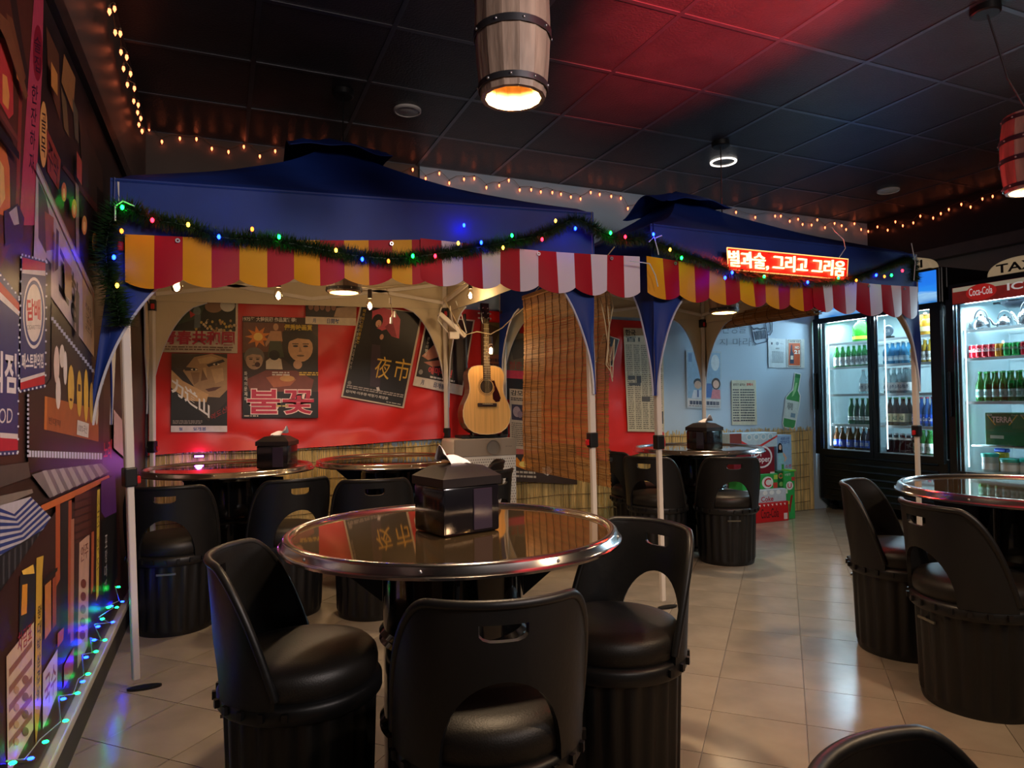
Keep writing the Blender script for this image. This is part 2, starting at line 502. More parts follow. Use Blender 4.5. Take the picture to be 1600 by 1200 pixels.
def tent(label, C4, feet, ez, peak, tips, seed):
    """C4 corners FL, FR, BR, BL (x, y); ez eave heights; peak (x, y, z)"""
    rnd = random.Random(seed)
    cx = sum(c[0] for c in C4) / 4; cy = sum(c[1] for c in C4) / 4
    t = thing('canopy_tent', label, 'tent', (cx, cy, 0))
    def bil(u, v):                                                  # u, v in -1..1
        a, b = (u + 1) / 2, (v + 1) / 2
        f = [(1 - a) * (1 - b), a * (1 - b), a * b, (1 - a) * b]
        return Vector((sum(f[k] * C4[k][0] for k in range(4)), sum(f[k] * C4[k][1] for k in range(4)), sum(f[k] * ez[k] for k in range(4))))
    def canopy(u, v):
        u = u * 2 - 1; v = v * 2 - 1
        e = bil(u * 1.025, v * 1.025)
        m = max(abs(u), abs(v)); d = 1 - m
        lo = min(abs(u), abs(v)) / m if m > 1e-6 else 0            # 1 on the ridges
        h = peak[2] - e.z
        f = .72 * d + .28 * d ** 3
        sag = -.06 * (1 - lo ** 2) * d * (1 - d) * 2.2
        e.z += h * f + sag + .006 * math.sin(9 * u + seed) * math.sin(8 * v + 2) * d
        k = d ** 2
        e.x += (peak[0] - cx) * k; e.y += (peak[1] - cy) * k
        if d < .02: e.z -= .015
        return e
    nr, ns = 18, 14; m = MB(); ring_pts = []
    for k in range(nr):
        q = 1 - k / nr; pr_ = []
        for sd in range(4):
            for i in range(ns):
                w = -1 + 2 * i / ns
                u, v = ((w, -1), (1, w), (-w, 1), (-1, -w))[sd]
                pr_.append(canopy((u * q + 1) / 2, (v * q + 1) / 2))
        ring_pts.append(pr_)
    vs = [p for r_ in ring_pts for p in r_] + [canopy(.5, .5)]; N = 4 * ns
    fs = [(k * N + i, k * N + (i + 1) % N, (k + 1) * N + (i + 1) % N, (k + 1) * N + i) for k in range(nr - 1) for i in range(N)]
    fs += [((nr - 1) * N + i, (nr - 1) * N + (i + 1) % N, len(vs) - 1) for i in range(N)]
    m.add(vs, fs).shell(.004, 1).build('canopy', CLOTH, t, smooth=50, world=True)
    # vent cap over the peak
    def cap(u, v):
        u = u * 2 - 1; v = v * 2 - 1; H = .27
        m = max(abs(u), abs(v)); d = 1 - m; lo = min(abs(u), abs(v))
        amp = .09 if (u < 0 and abs(u) > abs(v)) else .03
        z = peak[2] - .13 + .15 * d ** .8 + amp * math.cos(PI / 2 * lo) ** 2 * m ** 3 + .008 * math.sin(7 * u + 3 * v + seed)
        return Vector((peak[0] + u * H, peak[1] + v * H, z))
    MB().grid(cap, 16, 16).shell(.004, 0).build('vent_cap', CLOTH, t, smooth=60, world=True)
    ctr = Vector((cx, cy, 0))
    names = [(0, 1), (1, 2), (2, 3), (3, 0)]
    for si, (a, b) in enumerate(names):
        A = Vector((C4[a][0], C4[a][1], ez[a])); B = Vector((C4[b][0], C4[b][1], ez[b]))
        d = (B - A); L = Vector((d.x, d.y, 0)).length; dh = d / L
        out = Vector((d.y, -d.x, 0)).normalized()
        bh = (.315, .25, .225, .25)[si]
        def band(u, v, A=A, B=B, out=out, bh=bh):
            p = A.lerp(B, u * 1.03 - .015)
            z = p.z - .005 - bh * v
            bul = .018 + .005 * math.sin(u * 17 + seed) * v + .006 * math.sin(PI * u) * v
            return Vector((p.x, p.y, z)) + out * bul
        MB().grid(lambda u, v, band=band: band(u, 1 - v), 30, 6).shell(.003, 1).build('eave_band', CLOTH, t, smooth=60, world=True)
        for (P, sgn, ci) in ((A, 1, a), (B, -1, b)):
            zt = ez[ci] - bh; tz = tips[ci]
            dd = Vector((d.x, d.y, 0)).normalized() * sgn
            ph = rnd.uniform(0, 6)
            edge = []
            def wid(s): return .34 * (1 - math.sqrt(max(0, 1 - min(s, .9995) ** 2))) ** .92 + .012
            def gus(u, v, P=P, dd=dd, out=out, sgn=sgn, zt=zt, tz=tz, ph=ph):
                s = v; uu = u if sgn > 0 else 1 - u
                w = wid(s)
                p = Vector((P.x, P.y, tz + (zt - tz) * s)) + dd * (w * uu - .022)
                if seed == 3 and ci == 0 and si == 0: p.x -= .075 * (1 - s) ** .8
                return p + out * (.026 + .010 * math.sin(uu * 5 + s * 4 + ph) * (1 - abs(2 * s - 1)))
            g = MB().grid(gus, 6, 22).shell(.003, 1).build('leg_panel', CLOTH, t, smooth=60, world=True)
            ed = [gus(1 if sgn > 0 else 0, k / 22) + out * .002 for k in range(23)]
            m = MB().tube(ed, .0055, 5)
            m.v = [(p[0] - cx, p[1] - cy, p[2]) for p in m.v]
            m.build('piping', M_piping, g, smooth=60)
    # legs
    for i in range(4):
        top = Vector((C4[i][0], C4[i][1], ez[i] - .01)); ft = Vector((feet[i][0], feet[i][1], 0))
        d = (top - ft); zc = .87 - (2.03 - ez[i])
        rot = d.to_track_quat('Z', 'Y').to_matrix()
        mid = ft + d * (zc / d.z)
        l = MB().bbox(((mid + top) / 2), (.032, .032, (top - mid).length), .004, 1, 0, rot).build('leg', M_pole, t, world=True)
        def sub(m, nm, mt, sm=None):
            m.v = [(p[0] - cx, p[1] - cy, p[2]) for p in m.v]; return m.build(nm, mt, l, smooth=sm)
        sub(MB().bbox(((mid + ft) / 2 + d * .02), (.025, .025, (mid - ft).length), .003, 1, 0, rot), 'lower_tube', M_pole)
        sub(MB().bbox(mid, (.046, .046, .075), .006, 2, 0, rot), 'clamp', M_clamp)
        sgx = 1 if C4[i][0] < cx else -1
        sub(MB().bbox(mid + Vector((sgx * .028, 0, -.012)), (.018, .02, .03), .004, 1, 0, rot), 'release_button', M_redclip)
        fx = .028 * (1 if i in (0, 3) else -1)
        m = MB(); m.prism([(ft.x + fx + .055 * math.cos(q) * (1.1), ft.y + .022 * math.sin(q), 0.0) for q in [2 * PI * k / 16 for k in range(16)]], (0, 0, .009))
        sub(m, 'foot_plate', M_clamp)
        sub(MB().bbox(top + Vector((0, 0, -.25)), (.05, .05, .07), .006, 2), 'slider', M_clamp)
        sub(MB().bbox(top + Vector((sgx * .005, -.027, -.26)), (.022, .012, .035), .004, 1), 'slider_button', M_redclip)
    # scissor truss: two X per side and bars to the hub
    def bar(p, q):
        p, q = Vector(p), Vector(q); d = q - p
        rot = d.to_track_quat('Z', 'Y').to_matrix()
        MB().box((p + q) / 2, (.012, .024, d.length), 0, rot).build('truss_bar', M_pole, t, world=True)
    for a, b in names:
        A = Vector((C4[a][0], C4[a][1], ez[a])).lerp(Vector((cx, cy, ez[a])), .02); B = Vector((C4[b][0], C4[b][1], ez[b])).lerp(Vector((cx, cy, ez[b])), .02)
        Mx = (A + B) / 2
        for P in (A, B):
            bar(P + Vector((0, 0, -.05)), Mx + Vector((0, 0, -.19))); bar(P + Vector((0, 0, -.19)), Mx + Vector((0, 0, -.05)))
    hub = Vector((peak[0], peak[1], peak[2] - .30))
    for i in range(4):
        bar(Vector((C4[i][0], C4[i][1], ez[i] - .05)), hub + (Vector((C4[i][0], C4[i][1], 0)) - ctr) * .04)
    m = MB().bbox(hub, (.07, .07, .09), .01, 2); m.build('hub', M_clamp, t, world=True)
    m = MB().cyl(hub, (peak[0], peak[1], peak[2] - .02), .012, n=8); m.build('centre_pole', M_pole, t, world=True)
    return t
T1 = [(-.36, 3.0), (1.71, 3.0), (1.545, 4.86), (-.405, 4.86)]
T2 = [(2.115, 3.0), (4.17, 3.04), (3.935, 4.86), (2.02, 4.86)]
tent('blue pop-up canopy tent standing against the mural wall over the posters', T1, [(-.305, 3.025), (1.735, 3.0), (1.56, 4.88), (-.40, 4.87)],
     (1.985, 2.06, 2.03, 2.0), (.60, 3.92, 2.585), (1.03, 1.13, 1.06, 1.05), 3)
tent('blue pop-up canopy tent carrying the glowing red neon sign', T2, [(2.135, 3.0), (4.18, 3.04), (3.945, 4.88), (2.03, 4.88)],
     (2.035, 2.035, 2.03, 2.03), (2.96, 3.92, 2.545), (1.12, 1.13, 1.08, 1.08), 8)

# ---------------------------------------------------------------- scalloped valances
M_vred = mat('valance red vinyl', (162, 12, 30), .5, spec=.2, var=.06, scale=5, bump=.06, bscale=7)
M_vyel = mat('valance yellow vinyl', (214, 148, 22), .5, spec=.2, var=.06, scale=5, bump=.06, bscale=7)
M_vwht = mat('valance white vinyl', (216, 204, 214), .5, spec=.2, var=.04, scale=5, bump=.06, bscale=7)
def valance(label, cusps, first, second, zt, zb, y0, part0=0.0, y1=None):
    """cusps: x positions where scallops meet; each scallop is half 'first', half 'second'"""
    x0, x1 = cusps[0], cusps[-1]
    y1 = y0 if y1 is None else y1
    t = thing('striped_valance', label, 'awning trim', ((x0 + x1) / 2, y0, 0))
    for i in range(len(cusps) - 1):
        a, b = cusps[i], cusps[i + 1]
        for h in (0, 1):
            def fn(u, v, a=a, b=b, h=h):
                w = (h + u) / 2; x = a + (b - a) * w
                k = (x - x0) / (x1 - x0)
                top = zt[0] + (zt[1] - zt[0]) * k - .012 * math.sin(PI * k); bot = zb[0] + (zb[1] - zb[0]) * k - .034 * math.sin(PI * w) ** .8
                yy = y0 - .012 + (y1 - y0) * k + .010 * math.sin(x * 11) * v - .012 * math.sin(PI * w) * v
                return Vector((x, yy, top + (bot - top) * v))
            MB().grid(fn, 6, 7).shell(-.0015).build('stripe', (first, second)[h], t, smooth=60, world=True)
    m = MB()
    for k in (.15, .5, .85):
        x = x0 + (x1 - x0) * k; z = zt[0] + (zt[1] - zt[0]) * k - .012 * math.sin(PI * k)
        m.lathe([(.004, .0), (.009, .0), (.009, .003), (.004, .003)], 10, (0, 0, 0))
        q = 40
        m.v[-q:] = [(x + p[0], y0 + (y1 - y0) * k - .020 - p[2], z - .018 + p[1]) for p in m.v[-q:]]
    m.build('eyelets', M_rivet, t, world=True)
    return t
def cx_of(pxs, y=2.955, py=420): return [ony(p, py, y).x for p in pxs]
valance('red and yellow scalloped valance across the front of the first tent', cx_of([196, 286, 374, 459, 537, 612, 672]), M_vyel, M_vred, (1.755, 1.835), (1.575, 1.665), 2.952)
valance('red and white scalloped valance bridging the gap between the tents', cx_of([655, 720, 780, 839, 895, 947, 998]), M_vred, M_vwht, (1.835, 1.84), (1.655, 1.655), 2.944, 0, 2.956)
valance('red and yellow scalloped valance hanging below the neon sign', cx_of([1008, 1058, 1107, 1153, 1194, 1234, 1270]), M_vyel, M_vred, (1.845, 1.815), (1.655, 1.635), 2.952, 0, 2.965)
valance('red and white scalloped valance at the fridge end of the second tent', cx_of([1262, 1294, 1335, 1375, 1408, 1436], 2.98, 450), M_vred, M_vwht, (1.815, 1.81), (1.635, 1.63), 2.957, 0, 3.0)
# ---------------------------------------------------------------- drum tables
M_top = mat('mirror finish table plate', (186, 154, 110), .035, .93, var=.06, scale=3)
M_rim = mat('polished steel rim', (214, 210, 210), .16, 1.0, var=.05, scale=4)
M_drum = mat('gloss black drum enamel', (9, 9, 11), .12, 0, var=.1, coat=.6)
M_brkt = mat('dark blue-grey bracket', (34, 44, 66), .35, .3)
def table_proto(label, x, y, r=.475, z=.735, rot=0):
    t = thing('drum_table', label, 'table', (x, y, 0), rot, 'round drum tables')
    MB().lathe([(.001, z - .004), (r - .03, z - .004), (r - .03, z - .02), (.001, z - .02)], 64).build('table_plate', M_top, t, smooth=30)
    rim = MB().lathe([(r - .034, z - .006), (r - .03, z + .002), (r - .022, z + .008), (r - .012, z + .007), (r - .005, z + .001), (r - .002, z - .014), (r + .006, z - .019), (r + .006, z - .025), (r - .02, z - .026), (r - .03, z - .018)], 72).build('rim', M_rim, t, smooth=50)
    m = MB()
    for k in range(9):
        a = 2 * PI * k / 9 + .25; m.sphere(((r - .004) * math.cos(a), (r - .004) * math.sin(a), z - .007), .0045, 8)
    m.build('rivets', M_rivet, rim, smooth=60, kind='stuff')
    R = .2
    prof = [(R + .01, 0), (R + .012, .02), (R, .03)]
    for q in (.20, .22, .44, .46):
        prof += [(R, q - .012), (R + .012, q), (R, q + .012)]
    prof += [(R, z - .07), (R + .012, z - .055), (R + .008, z - .045), (.001, z - .044)]
    MB().lathe(prof, 48).build('drum', M_drum, t, smooth=35)
    for k in range(4):
        a = PI / 4 + k * PI / 2
        d = Vector((math.cos(a), math.sin(a), 0)); n = Vector((-math.sin(a), math.cos(a), 0)) * .004
        p0 = d * (R + .002) + Vector((0, 0, z - .05)); 
        m = MB(); m.prism([p0 - n, p0 + d * .16 - n, p0 + d * .16 + Vector((0, 0, -.02)) - n, p0 + Vector((0, 0, -.15)) - n], n * 2)
        m.build('bracket', M_brkt, t)
    return t
TAB = dict(C=(.615, 1.88), BL=(.045, 4.34), BM=(1.01, 4.36), RB=(3.30, 4.16), R=(2.925, 1.645))
tl = dict(C='nearest round drum table with mirror top and chrome rim under the oak lamp',
          BL='round drum table with mirror top against the mural wall by the red tarp',
          BM='round drum table with mirror top in front of the air purifier',
          RB='round drum table with mirror top inside the tent with the neon sign',
          R='round drum table reflecting the fridges, cut by the photo edge')
tables = {}
for k in TAB:
    tables[k] = table_proto(tl[k], TAB[k][0], TAB[k][1], rot={'C': .5, 'BL': .1, 'BM': .3, 'RB': .75, 'R': .2}[k])

# ---------------------------------------------------------------- drum stools
M_st = mat('matt black stool plastic', (20, 20, 21), .42, var=.12, scale=9, bump=.05, bscale=60)
M_lea = mat('black seat leather', (24, 21, 18), .45, var=.15, scale=14, bump=.08, bscale=260)
M_plate = mat('dull metal strip', (120, 116, 104), .35, .6)
def stool_proto():
    t = thing('drum_stool', 'x', 'stool', (0, 0, 0))
    # fluted drum
    def flute(a, z): return 1 + (.022 * (1 if math.cos(a * 22) > 0 else -1) * min(1, abs(math.cos(a * 22)) * 3) if .03 < z < .33 else 0)
    MB().lathe([(.176, 0), (.18, .012), (.18, .025), (.181, .035), (.19, .325), (.191, .335), (.192, .35), (.16, .352)], 132, mod=flute).build('drum_body', M_st, t, smooth=40)
    MB().lathe([(.19, .338), (.206, .338), (.21, .344), (.21, .372), (.205, .38), (.196, .384), (.17, .385)], 48).build('seat_ring', M_st, t, smooth=40)
    MB().lathe([(.19, .38), (.199, .395), (.2, .42), (.196, .44), (.182, .455), (.14, .465), (.07, .469), (.001, .47)], 48).build('seat_cushion', M_lea, t, smooth=60)
    # backrest: a curved sheet round the back, with an arch and a handle slot; back points to -y
    th1 = math.radians(85); za, zt0 = .375, .705
    ths, tha = math.radians(12.5), math.radians(36)
    def ztop(a):
        a = abs(a); q = math.radians(38)
        g = 1 if a < q else 1 - ((a - q) / (th1 - q)) ** 1.9
        return .40 + (zt0 - .40) * max(g, 0) + .006 * math.cos(a * 1.2)
    def zarch(a):
        a = abs(a)
        return za if a >= tha else za + .185 * math.sqrt(1 - (a / tha) ** 2)
    def P(a, z):
        k = (z - .375) / .34
        r = .211 + .012 * k + .01 * k * k
        return Vector((r * math.sin(a), -r * math.cos(a), z))
    s0, s1 = .638, .672
    cols = sorted(set([-th1 + 2 * th1 * i / 48 for i in range(49)] + [-ths, ths, -tha, tha] + [s * tha * q for s in (-1, 1) for q in (.985, .94, .88)]))
    m = MB(); nz = 7
    def strip(a, b, la, lb, ha, hb, n):
        vs = []
        for i in range(n + 1):
            vs.append(P(a, la + (ha - la) * i / n)); vs.append(P(b, lb + (hb - lb) * i / n))
        m.add(vs, [(2 * i, 2 * i + 1, 2 * i + 3, 2 * i + 2) for i in range(n)])
    for a, b in zip(cols, cols[1:]):
        mid = (a + b) / 2
        if abs(mid) < ths:
            sl = lambda q: s0 + .0 * q
            strip(a, b, zarch(a), zarch(b), s0 + .012 * (abs(a) / ths) ** 6, s0 + .012 * (abs(b) / ths) ** 6, nz)
            strip(a, b, s1, s1, ztop(a), ztop(b), 3)
        else:
            strip(a, b, zarch(a), zarch(b), ztop(a), ztop(b), nz)
    # weld
    key = {}; nv = []; mp = []
    for p in m.v:
        k = tuple(round(c, 5) for c in p)
        if k not in key: key[k] = len(nv); nv.append(p)
        mp.append(key[k])
    m.v = nv; m.f = [tuple(mp[i] for i in f) for f in m.f]
    m.shell(.013)
    back = m.build('backrest', M_st, t, smooth=50)
    rim = [P(-th1 + 2 * th1 * i / 60, ztop(-th1 + 2 * th1 * i / 60)) * 1 for i in range(61)]
    rim = [p + Vector((p.x, p.y, 0)).normalized() * -.004 for p in rim]
    MB().tube(rim, .0105, 8).build('crest_roll', M_st, back, smooth=60)
    m = MB()
    for k in range(13):
        a = -1.6 + 3.2 * k / 12
        m.box((.212 * math.sin(a), -.212 * math.cos(a), .362), (.014, .014, .02), 0, Matrix.Rotation(a, 3, 'Z'))
    m.build('clip_teeth', M_st, back, kind='stuff')
    MB().box((0, -.1935, .300), (.085, .006, .009)).build('handle_strip', M_plate, t)
    return t
stool0 = stool_proto(); used = [False]
def stool(x, y, bdir, label):
    """bdir: world angle the back points to"""
    o = copy_tree(stool0) if used[0] else stool0
    used[0] = True
    o.location = (x, y, 0); o.rotation_euler = (0, 0, bdir + PI / 2)
    tag(o, label, 'stool', 'black drum stools')
    return o
D = math.radians
stool(.196, 1.90, D(162), 'black drum stool with brown-lit seat, directly left of the nearest table')
stool(.545, 1.435, D(258), 'black drum stool in front of the nearest table, back turned to the viewer')
stool(1.06, 1.74, D(16), 'black drum stool on the right of the nearest table, arch open to the floor')
stool(-.215, 3.81, D(262), 'black drum stool by the white tent pole and mural wall')
stool(.315, 3.83, D(285), 'black drum stool behind the brown-lit stool, at the mural-side table')
stool(.735, 3.62, D(262), 'black drum stool with back showing just past the nearest table and its napkin box')
stool(1.47, 4.16, D(-25), 'black drum stool closest to the white air purifier')
stool(1.33, 3.70, D(-62), 'black drum stool peeking out beside the nearest napkin box')
stool(3.16, 3.70, D(245), 'black drum stool nearest the soda cartons, back to the viewer')
stool(2.78, 3.95, D(212), 'black drum stool behind the tent pole, arch towards the table inside')
stool(2.90, 4.36, D(170), 'black drum stool half hidden behind another, beside the reed fence')
stool(2.735, 2.08, D(116), 'black drum stool with red-edged seat standing free before the fridges')
stool(2.505, 1.613, D(162), 'black drum stool pushed under the table that reflects the fridges')
stool(3.42, 1.78, D(20), 'black drum stool behind the table that reflects the fridges')
stool(.676, .331, D(113), 'black drum stool at the bottom edge, only its curved back top showing')

# ---------------------------------------------------------------- napkin boxes
M_box = mat('smoky black acrylic', (22, 20, 24), .16, var=.1, coat=.3)
M_lid = mat('brushed dark lid', (52, 46, 46), .32, .4)
M_win = mat('smoky napkin window', (58, 48, 60), .12, var=.1)
M_tis = mat('white tissue paper', (238, 230, 232), .8, var=.03)
def napkin(x, y, rz, s, label, mirror=1):
    z = .735
    t = thing('napkin_dispenser', label, 'napkin dispenser', (x, y, z - .003), rz, 'black napkin boxes')
    w, d, h = .175 * s, .155 * s, .125 * s
    MB().bbox((0, 0, h / 2), (w, d, h), .008, 2).build('body', M_box, t, smooth=30)
    MB().bbox((w * .18, -d / 2 - .0015, h * .5), (w * .34, .004, h * .86), .0015, 1).build('window', M_win, t)
    m = MB(); e = .004
    a = [(-w / 2 - e, -d / 2 - e, h), (w / 2 + e, -d / 2 - e, h), (w / 2 + e, d / 2 + e, h), (-w / 2 - e, d / 2 + e, h)]
    b = [(p[0], p[1], h + .022 * s) for p in a]
    c = [(p[0] * .62, p[1] * .55, h + .048 * s) for p in a]; c2 = [(p[0] * .2, p[1] * .2, h + .055 * s) for p in a]
    vs = a + b + c + c2; fs = [(3, 2, 1, 0)]
    for L in range(3):
        fs += [(L * 4 + k, L * 4 + (k + 1) % 4, L * 4 + 4 + (k + 1) % 4, L * 4 + 4 + k) for k in range(4)]
    fs.append((12, 13, 14, 15))
    m.add(vs, fs); m.build('lid', M_lid, t, smooth=25)
    def tis(u, v):
        p = Vector(((-.055 + .085 * u) * mirror, -.028 + .05 * v + .012 * math.sin(3 * u), .052 + .03 * math.sin(PI * v * .9) * (1 - .5 * u) + .045 * max(0, .35 - u) * 2 * (1 - v * .7) + .004 * math.sin(9 * u + 4 * v)))
        return Vector((p.x * s, p.y * s, h + p.z * s))
    MB().grid(tis, 8, 8).shell(.0012).build('tissue', M_tis, t, smooth=60)
    return t
napkin(.625, 1.875, D(14), 1.07, 'black napkin box with raised white tissue on the nearest table')
napkin(.30, 4.18, D(-25), 1.05, 'black napkin box on the mural-side table before the red tarp', -1)
napkin(3.25, 4.02, D(-80), 1.1, 'black napkin box on the table inside the neon sign tent', -1)
# ---------------------------------------------------------------- street mural on the left wall (flat print)
t = thing('wall_mural', 'large printed night street mural covering the left wall', 'mural', (XL, 3.0, 0))
MB().box((XL + .002, (1.0 + 4.98) / 2, (0.135 + 2.24) / 2), (.004, 3.98, 2.105)).build('print_sheet', mat('mural dark print', (44, 31, 29), .38, var=.45, scale=6), t, world=True)
_lay = [0]
def mp(name, col, pts, bold=None, txt=None, vert=False, rough=.42):
    """one printed patch of the mural; points are read off the photograph and put on the wall"""
    _lay[0] += 1
    X = XL + .0044 + .00008 * _lay[0]
    q = [onx(p[0], p[1], X) for p in pts]
    m = MB()
    if txt: letter(m, txt, q, 0, bold or 0, vert)
    else: m.poly(q)
    return m.build(name, ink(*col, rough=rough), t, world=True)
def ell(cx, cy, rx, ry, n=22, sl=0.0):
    return [(cx + rx * math.cos(2 * PI * k / n) + 0, cy + ry * math.sin(2 * PI * k / n) + sl * rx * math.cos(2 * PI * k / n)) for k in range(n)]
P = mp
P('printed_facade', (92, 46, 34), [(0, 0), (52, 0), (40, 330), (0, 420)])
P('printed_beam', (58, 38, 34), [(16, 0), (26, 0), (36, 70), (48, 130), (44, 150), (30, 90)])
P('printed_eave', (126, 72, 46), [(10, 20), (20, 30), (40, 120), (34, 140), (22, 110)])
P('printed_lantern', (206, 64, 62), [(0, 58), (12, 62), (20, 100), (21, 178), (14, 186), (0, 160)])
P('printed_glow', (246, 158, 84), [(4, 115), (11, 120), (15, 150), (13, 172), (4, 160)])
P('printed_post', (150, 56, 46), [(30, 130), (35, 133), (30, 330), (24, 330)])
P('printed_lantern', (232, 120, 58), [(0, 220), (9, 232), (15, 262), (16, 325), (9, 338), (0, 335)])
P('printed_glow', (255, 190, 110), [(0, 250), (6, 262), (8, 310), (0, 325)])
P('printed_banner', (196, 70, 92), [(53, 0), (68, 0), (66, 110), (58, 262), (55, 352), (30, 352), (36, 250), (46, 100)])
P('printed_banner_oval', (146, 28, 48), ell(59, 83, 7.5, 44))
P('printed_letters', (58, 22, 44), [(53, 52), (64, 58), (63, 118), (54, 112)], .01, '술집', True)
P('printed_letters', (58, 22, 48), [(50, 128), (60, 132), (52, 275), (45, 270)], .01, '한잔하자', True)
P('printed_lantern', (240, 170, 98), ell(68, 210, 6.2, 52))
P('printed_letters', (64, 40, 30), [(65, 172), (72, 176), (71, 250), (64, 245)], .01, '골목', True)
P('printed_shutter', (104, 62, 42), [(72, 40), (92, 85), (94, 190), (76, 130)])
P('printed_sign', (168, 112, 66), [(100, 84), (118, 122), (114, 176), (96, 128)])
P('printed_sign', (120, 92, 62), [(95, 135), (104, 160), (108, 215), (100, 200)])
P('printed_sign', (96, 84, 66), [(113, 152), (122, 175), (123, 225), (117, 215)])
P('printed_sign', (158, 62, 46), [(73, 200), (95, 250), (92, 298), (74, 268)])
P('printed_letters', (60, 24, 22), [(75, 212), (92, 252), (90, 290), (75, 262)], .01, '주막')
P('printed_window', (66, 44, 36), [(124, 190), (160, 262), (162, 330), (130, 300)])
P('printed_roofline', (88, 44, 36), [(97, 262), (100, 258), (160, 330), (160, 345)])
P('printed_lamp_post', (150, 126, 110), [(118, 285), (123, 290), (124, 400), (119, 392)])
P('printed_figure', (38, 34, 62), [(6, 330), (28, 318), (38, 340), (36, 372), (8, 385)])
P('printed_figure', (190, 178, 184), [(14, 332), (26, 322), (30, 350), (22, 352)])
P('printed_sign_white', (198, 178, 184), [(57, 256), (147, 458), (147, 558), (80, 464), (52, 428)])
P('printed_ink_figure', (70, 66, 74), [(60, 282), (72, 308), (80, 352), (72, 396), (60, 372)])
P('printed_ink_figure', (160, 96, 84), [(70, 330), (84, 340), (84, 390), (72, 392)])
P('printed_sign_tan', (196, 158, 118), [(128, 416), (147, 458), (147, 557), (130, 534)])
P('printed_letters', (52, 44, 50), [(92, 372), (124, 448), (122, 512), (92, 466)], .02, '고향', False)
P('printed_seal', (96, 66, 52), [(134, 470), (143, 484), (143, 530), (134, 518)], 0, '막걸리', True)
P('printed_signbox', (40, 40, 50), [(72, 402), (80, 412), (79, 606), (70, 606)])
P('printed_sign_blue', (38, 52, 112), [(34, 398), (72, 408), (70, 606), (31, 613)])
P('printed_sign_red', (188, 28, 48), [(35, 402), (71, 411), (71, 423), (35, 421)])
P('printed_sign_line', (214, 204, 208), [(35, 421), (71, 423), (71, 431), (34.5, 427)])
P('printed_ring', (222, 216, 220), ell(53, 489, 17, 56, 30))
P('printed_ring', (44, 60, 124), ell(53, 489, 15.2, 51, 30))
P('printed_disc', (224, 212, 206), ell(53, 489, 12.8, 45, 30))
P('printed_letters', (196, 34, 46), [(42, 466), (63, 468), (63, 500), (42, 502)], .03, '담배')
P('printed_letters', (116, 104, 104), [(42, 508), (63, 508), (63, 514), (42, 515)], .0, 'CIGARETTES')
P('printed_letters', (226, 220, 226), [(34, 552), (68, 552), (68, 575), (34, 577)], .03, '패스트편의점')
P('printed_sign_line', (214, 204, 208), [(32, 592), (70, 581), (70, 586), (32, 598)])
P('printed_sign_red', (180, 26, 46), [(32, 598), (70, 586), (70, 600), (32, 609)])
P('printed_sign_blue', (38, 52, 112), [(0, 424), (30, 464), (28, 710), (0, 712)])
P('printed_sign_red', (178, 28, 46), [(0, 440), (30, 474), (30, 486), (0, 456)])
P('printed_sign_line', (214, 204, 208), [(0, 456), (30, 486), (30, 494), (0, 468)])
P('printed_letters', (224, 218, 226), [(-16, 545), (26, 553), (25, 616), (-16, 612)], .03, '의점')
P('printed_letters', (214, 208, 216), [(-22, 638), (20, 638), (19, 661), (-22, 662)], .0, 'FOOD')
P('printed_sign_line', (214, 204, 208), [(0, 676), (28, 678), (28, 686), (0, 684)])
P('printed_sign_red', (178, 28, 56), [(0, 684), (28, 686), (28, 703), (0, 705)])
def dots(a, b, n, col=(214, 220, 240), r=1.3, ry=1.6):
    m = MB(); _lay[0] += 1; X = XL + .0044 + .00008 * _lay[0]
    for k in range(n):
        x = a[0] + (b[0] - a[0]) * k / (n - 1); y = a[1] + (b[1] - a[1]) * k / (n - 1)
        m.poly([onx(x + dx, y + dy, X) for dx, dy in ((-r, -ry), (r, -ry), (r, ry), (-r, ry))])
    m.build('printed_bulb_row', ink(*col, rough=.42), t, world=True, kind='stuff')
dots((35, 398), (72, 408), 8); dots((73, 410), (71, 604), 12); dots((32, 612), (70, 603), 7); dots((33, 402), (30, 610), 12)
dots((1, 430), (30, 464), 6); dots((30, 468), (28, 706), 13); dots((1, 709), (27, 708), 5)
P('printed_soffit', (30, 24, 26), [(81, 470), (162, 580), (162, 640), (160, 730), (44, 735), (44, 612), (70, 606), (80, 590)])
dots((82, 498), (160, 598), 22, (176, 184, 214), 2.0, 2.6)
dots((44, 618), (44, 712), 14, (190, 198, 226), 1.5, 2)
dots((47, 709), (158, 713), 26, (206, 210, 236), 1.6, 5)
P('printed_plank', (158, 86, 40), [(71, 619), (154, 640), (154, 690), (70, 671)])
P('printed_plank_edge', (196, 112, 48), [(70, 619), (74, 620), (73, 672), (69, 671)])
P('printed_letters', (70, 36, 22), [(76, 650), (95, 657), (94, 668), (76, 662)], .01, '빈대떡')
for (x0, y0, x1, y1, c) in ((84, 540, 93, 600, (218, 196, 190)), (93, 538, 101, 575, (216, 206, 200)), (99, 548, 105, 602, (222, 214, 214)), (87, 588, 95, 640, (220, 208, 206)),
                            (106, 570, 116, 641, (212, 172, 76)), (120, 578, 128, 652, (214, 172, 66)), (131, 576, 138, 660, (220, 176, 60)), (140, 597, 146, 662, (206, 164, 60)), (148, 602, 154, 665, (196, 190, 186))):
    P('printed_cutout_letter', c, ell((x0 + x1) / 2, (y0 + y1) / 2, (x1 - x0) / 2, (y1 - y0) / 2, 12))
P('printed_cutout_mark', (60, 44, 30), [(109, 622), (113, 623), (113, 627), (109, 626)]); P('printed_cutout_mark', (60, 44, 30), [(122, 600), (126, 601), (126, 612), (122, 611)])
P('printed_plaque', (208, 204, 204), [(121, 656), (139, 662), (138, 684), (120, 679)])
P('printed_letters', (60, 60, 80), [(123, 662), (137, 666), (136, 678), (122, 674)], 0, '100%국산')
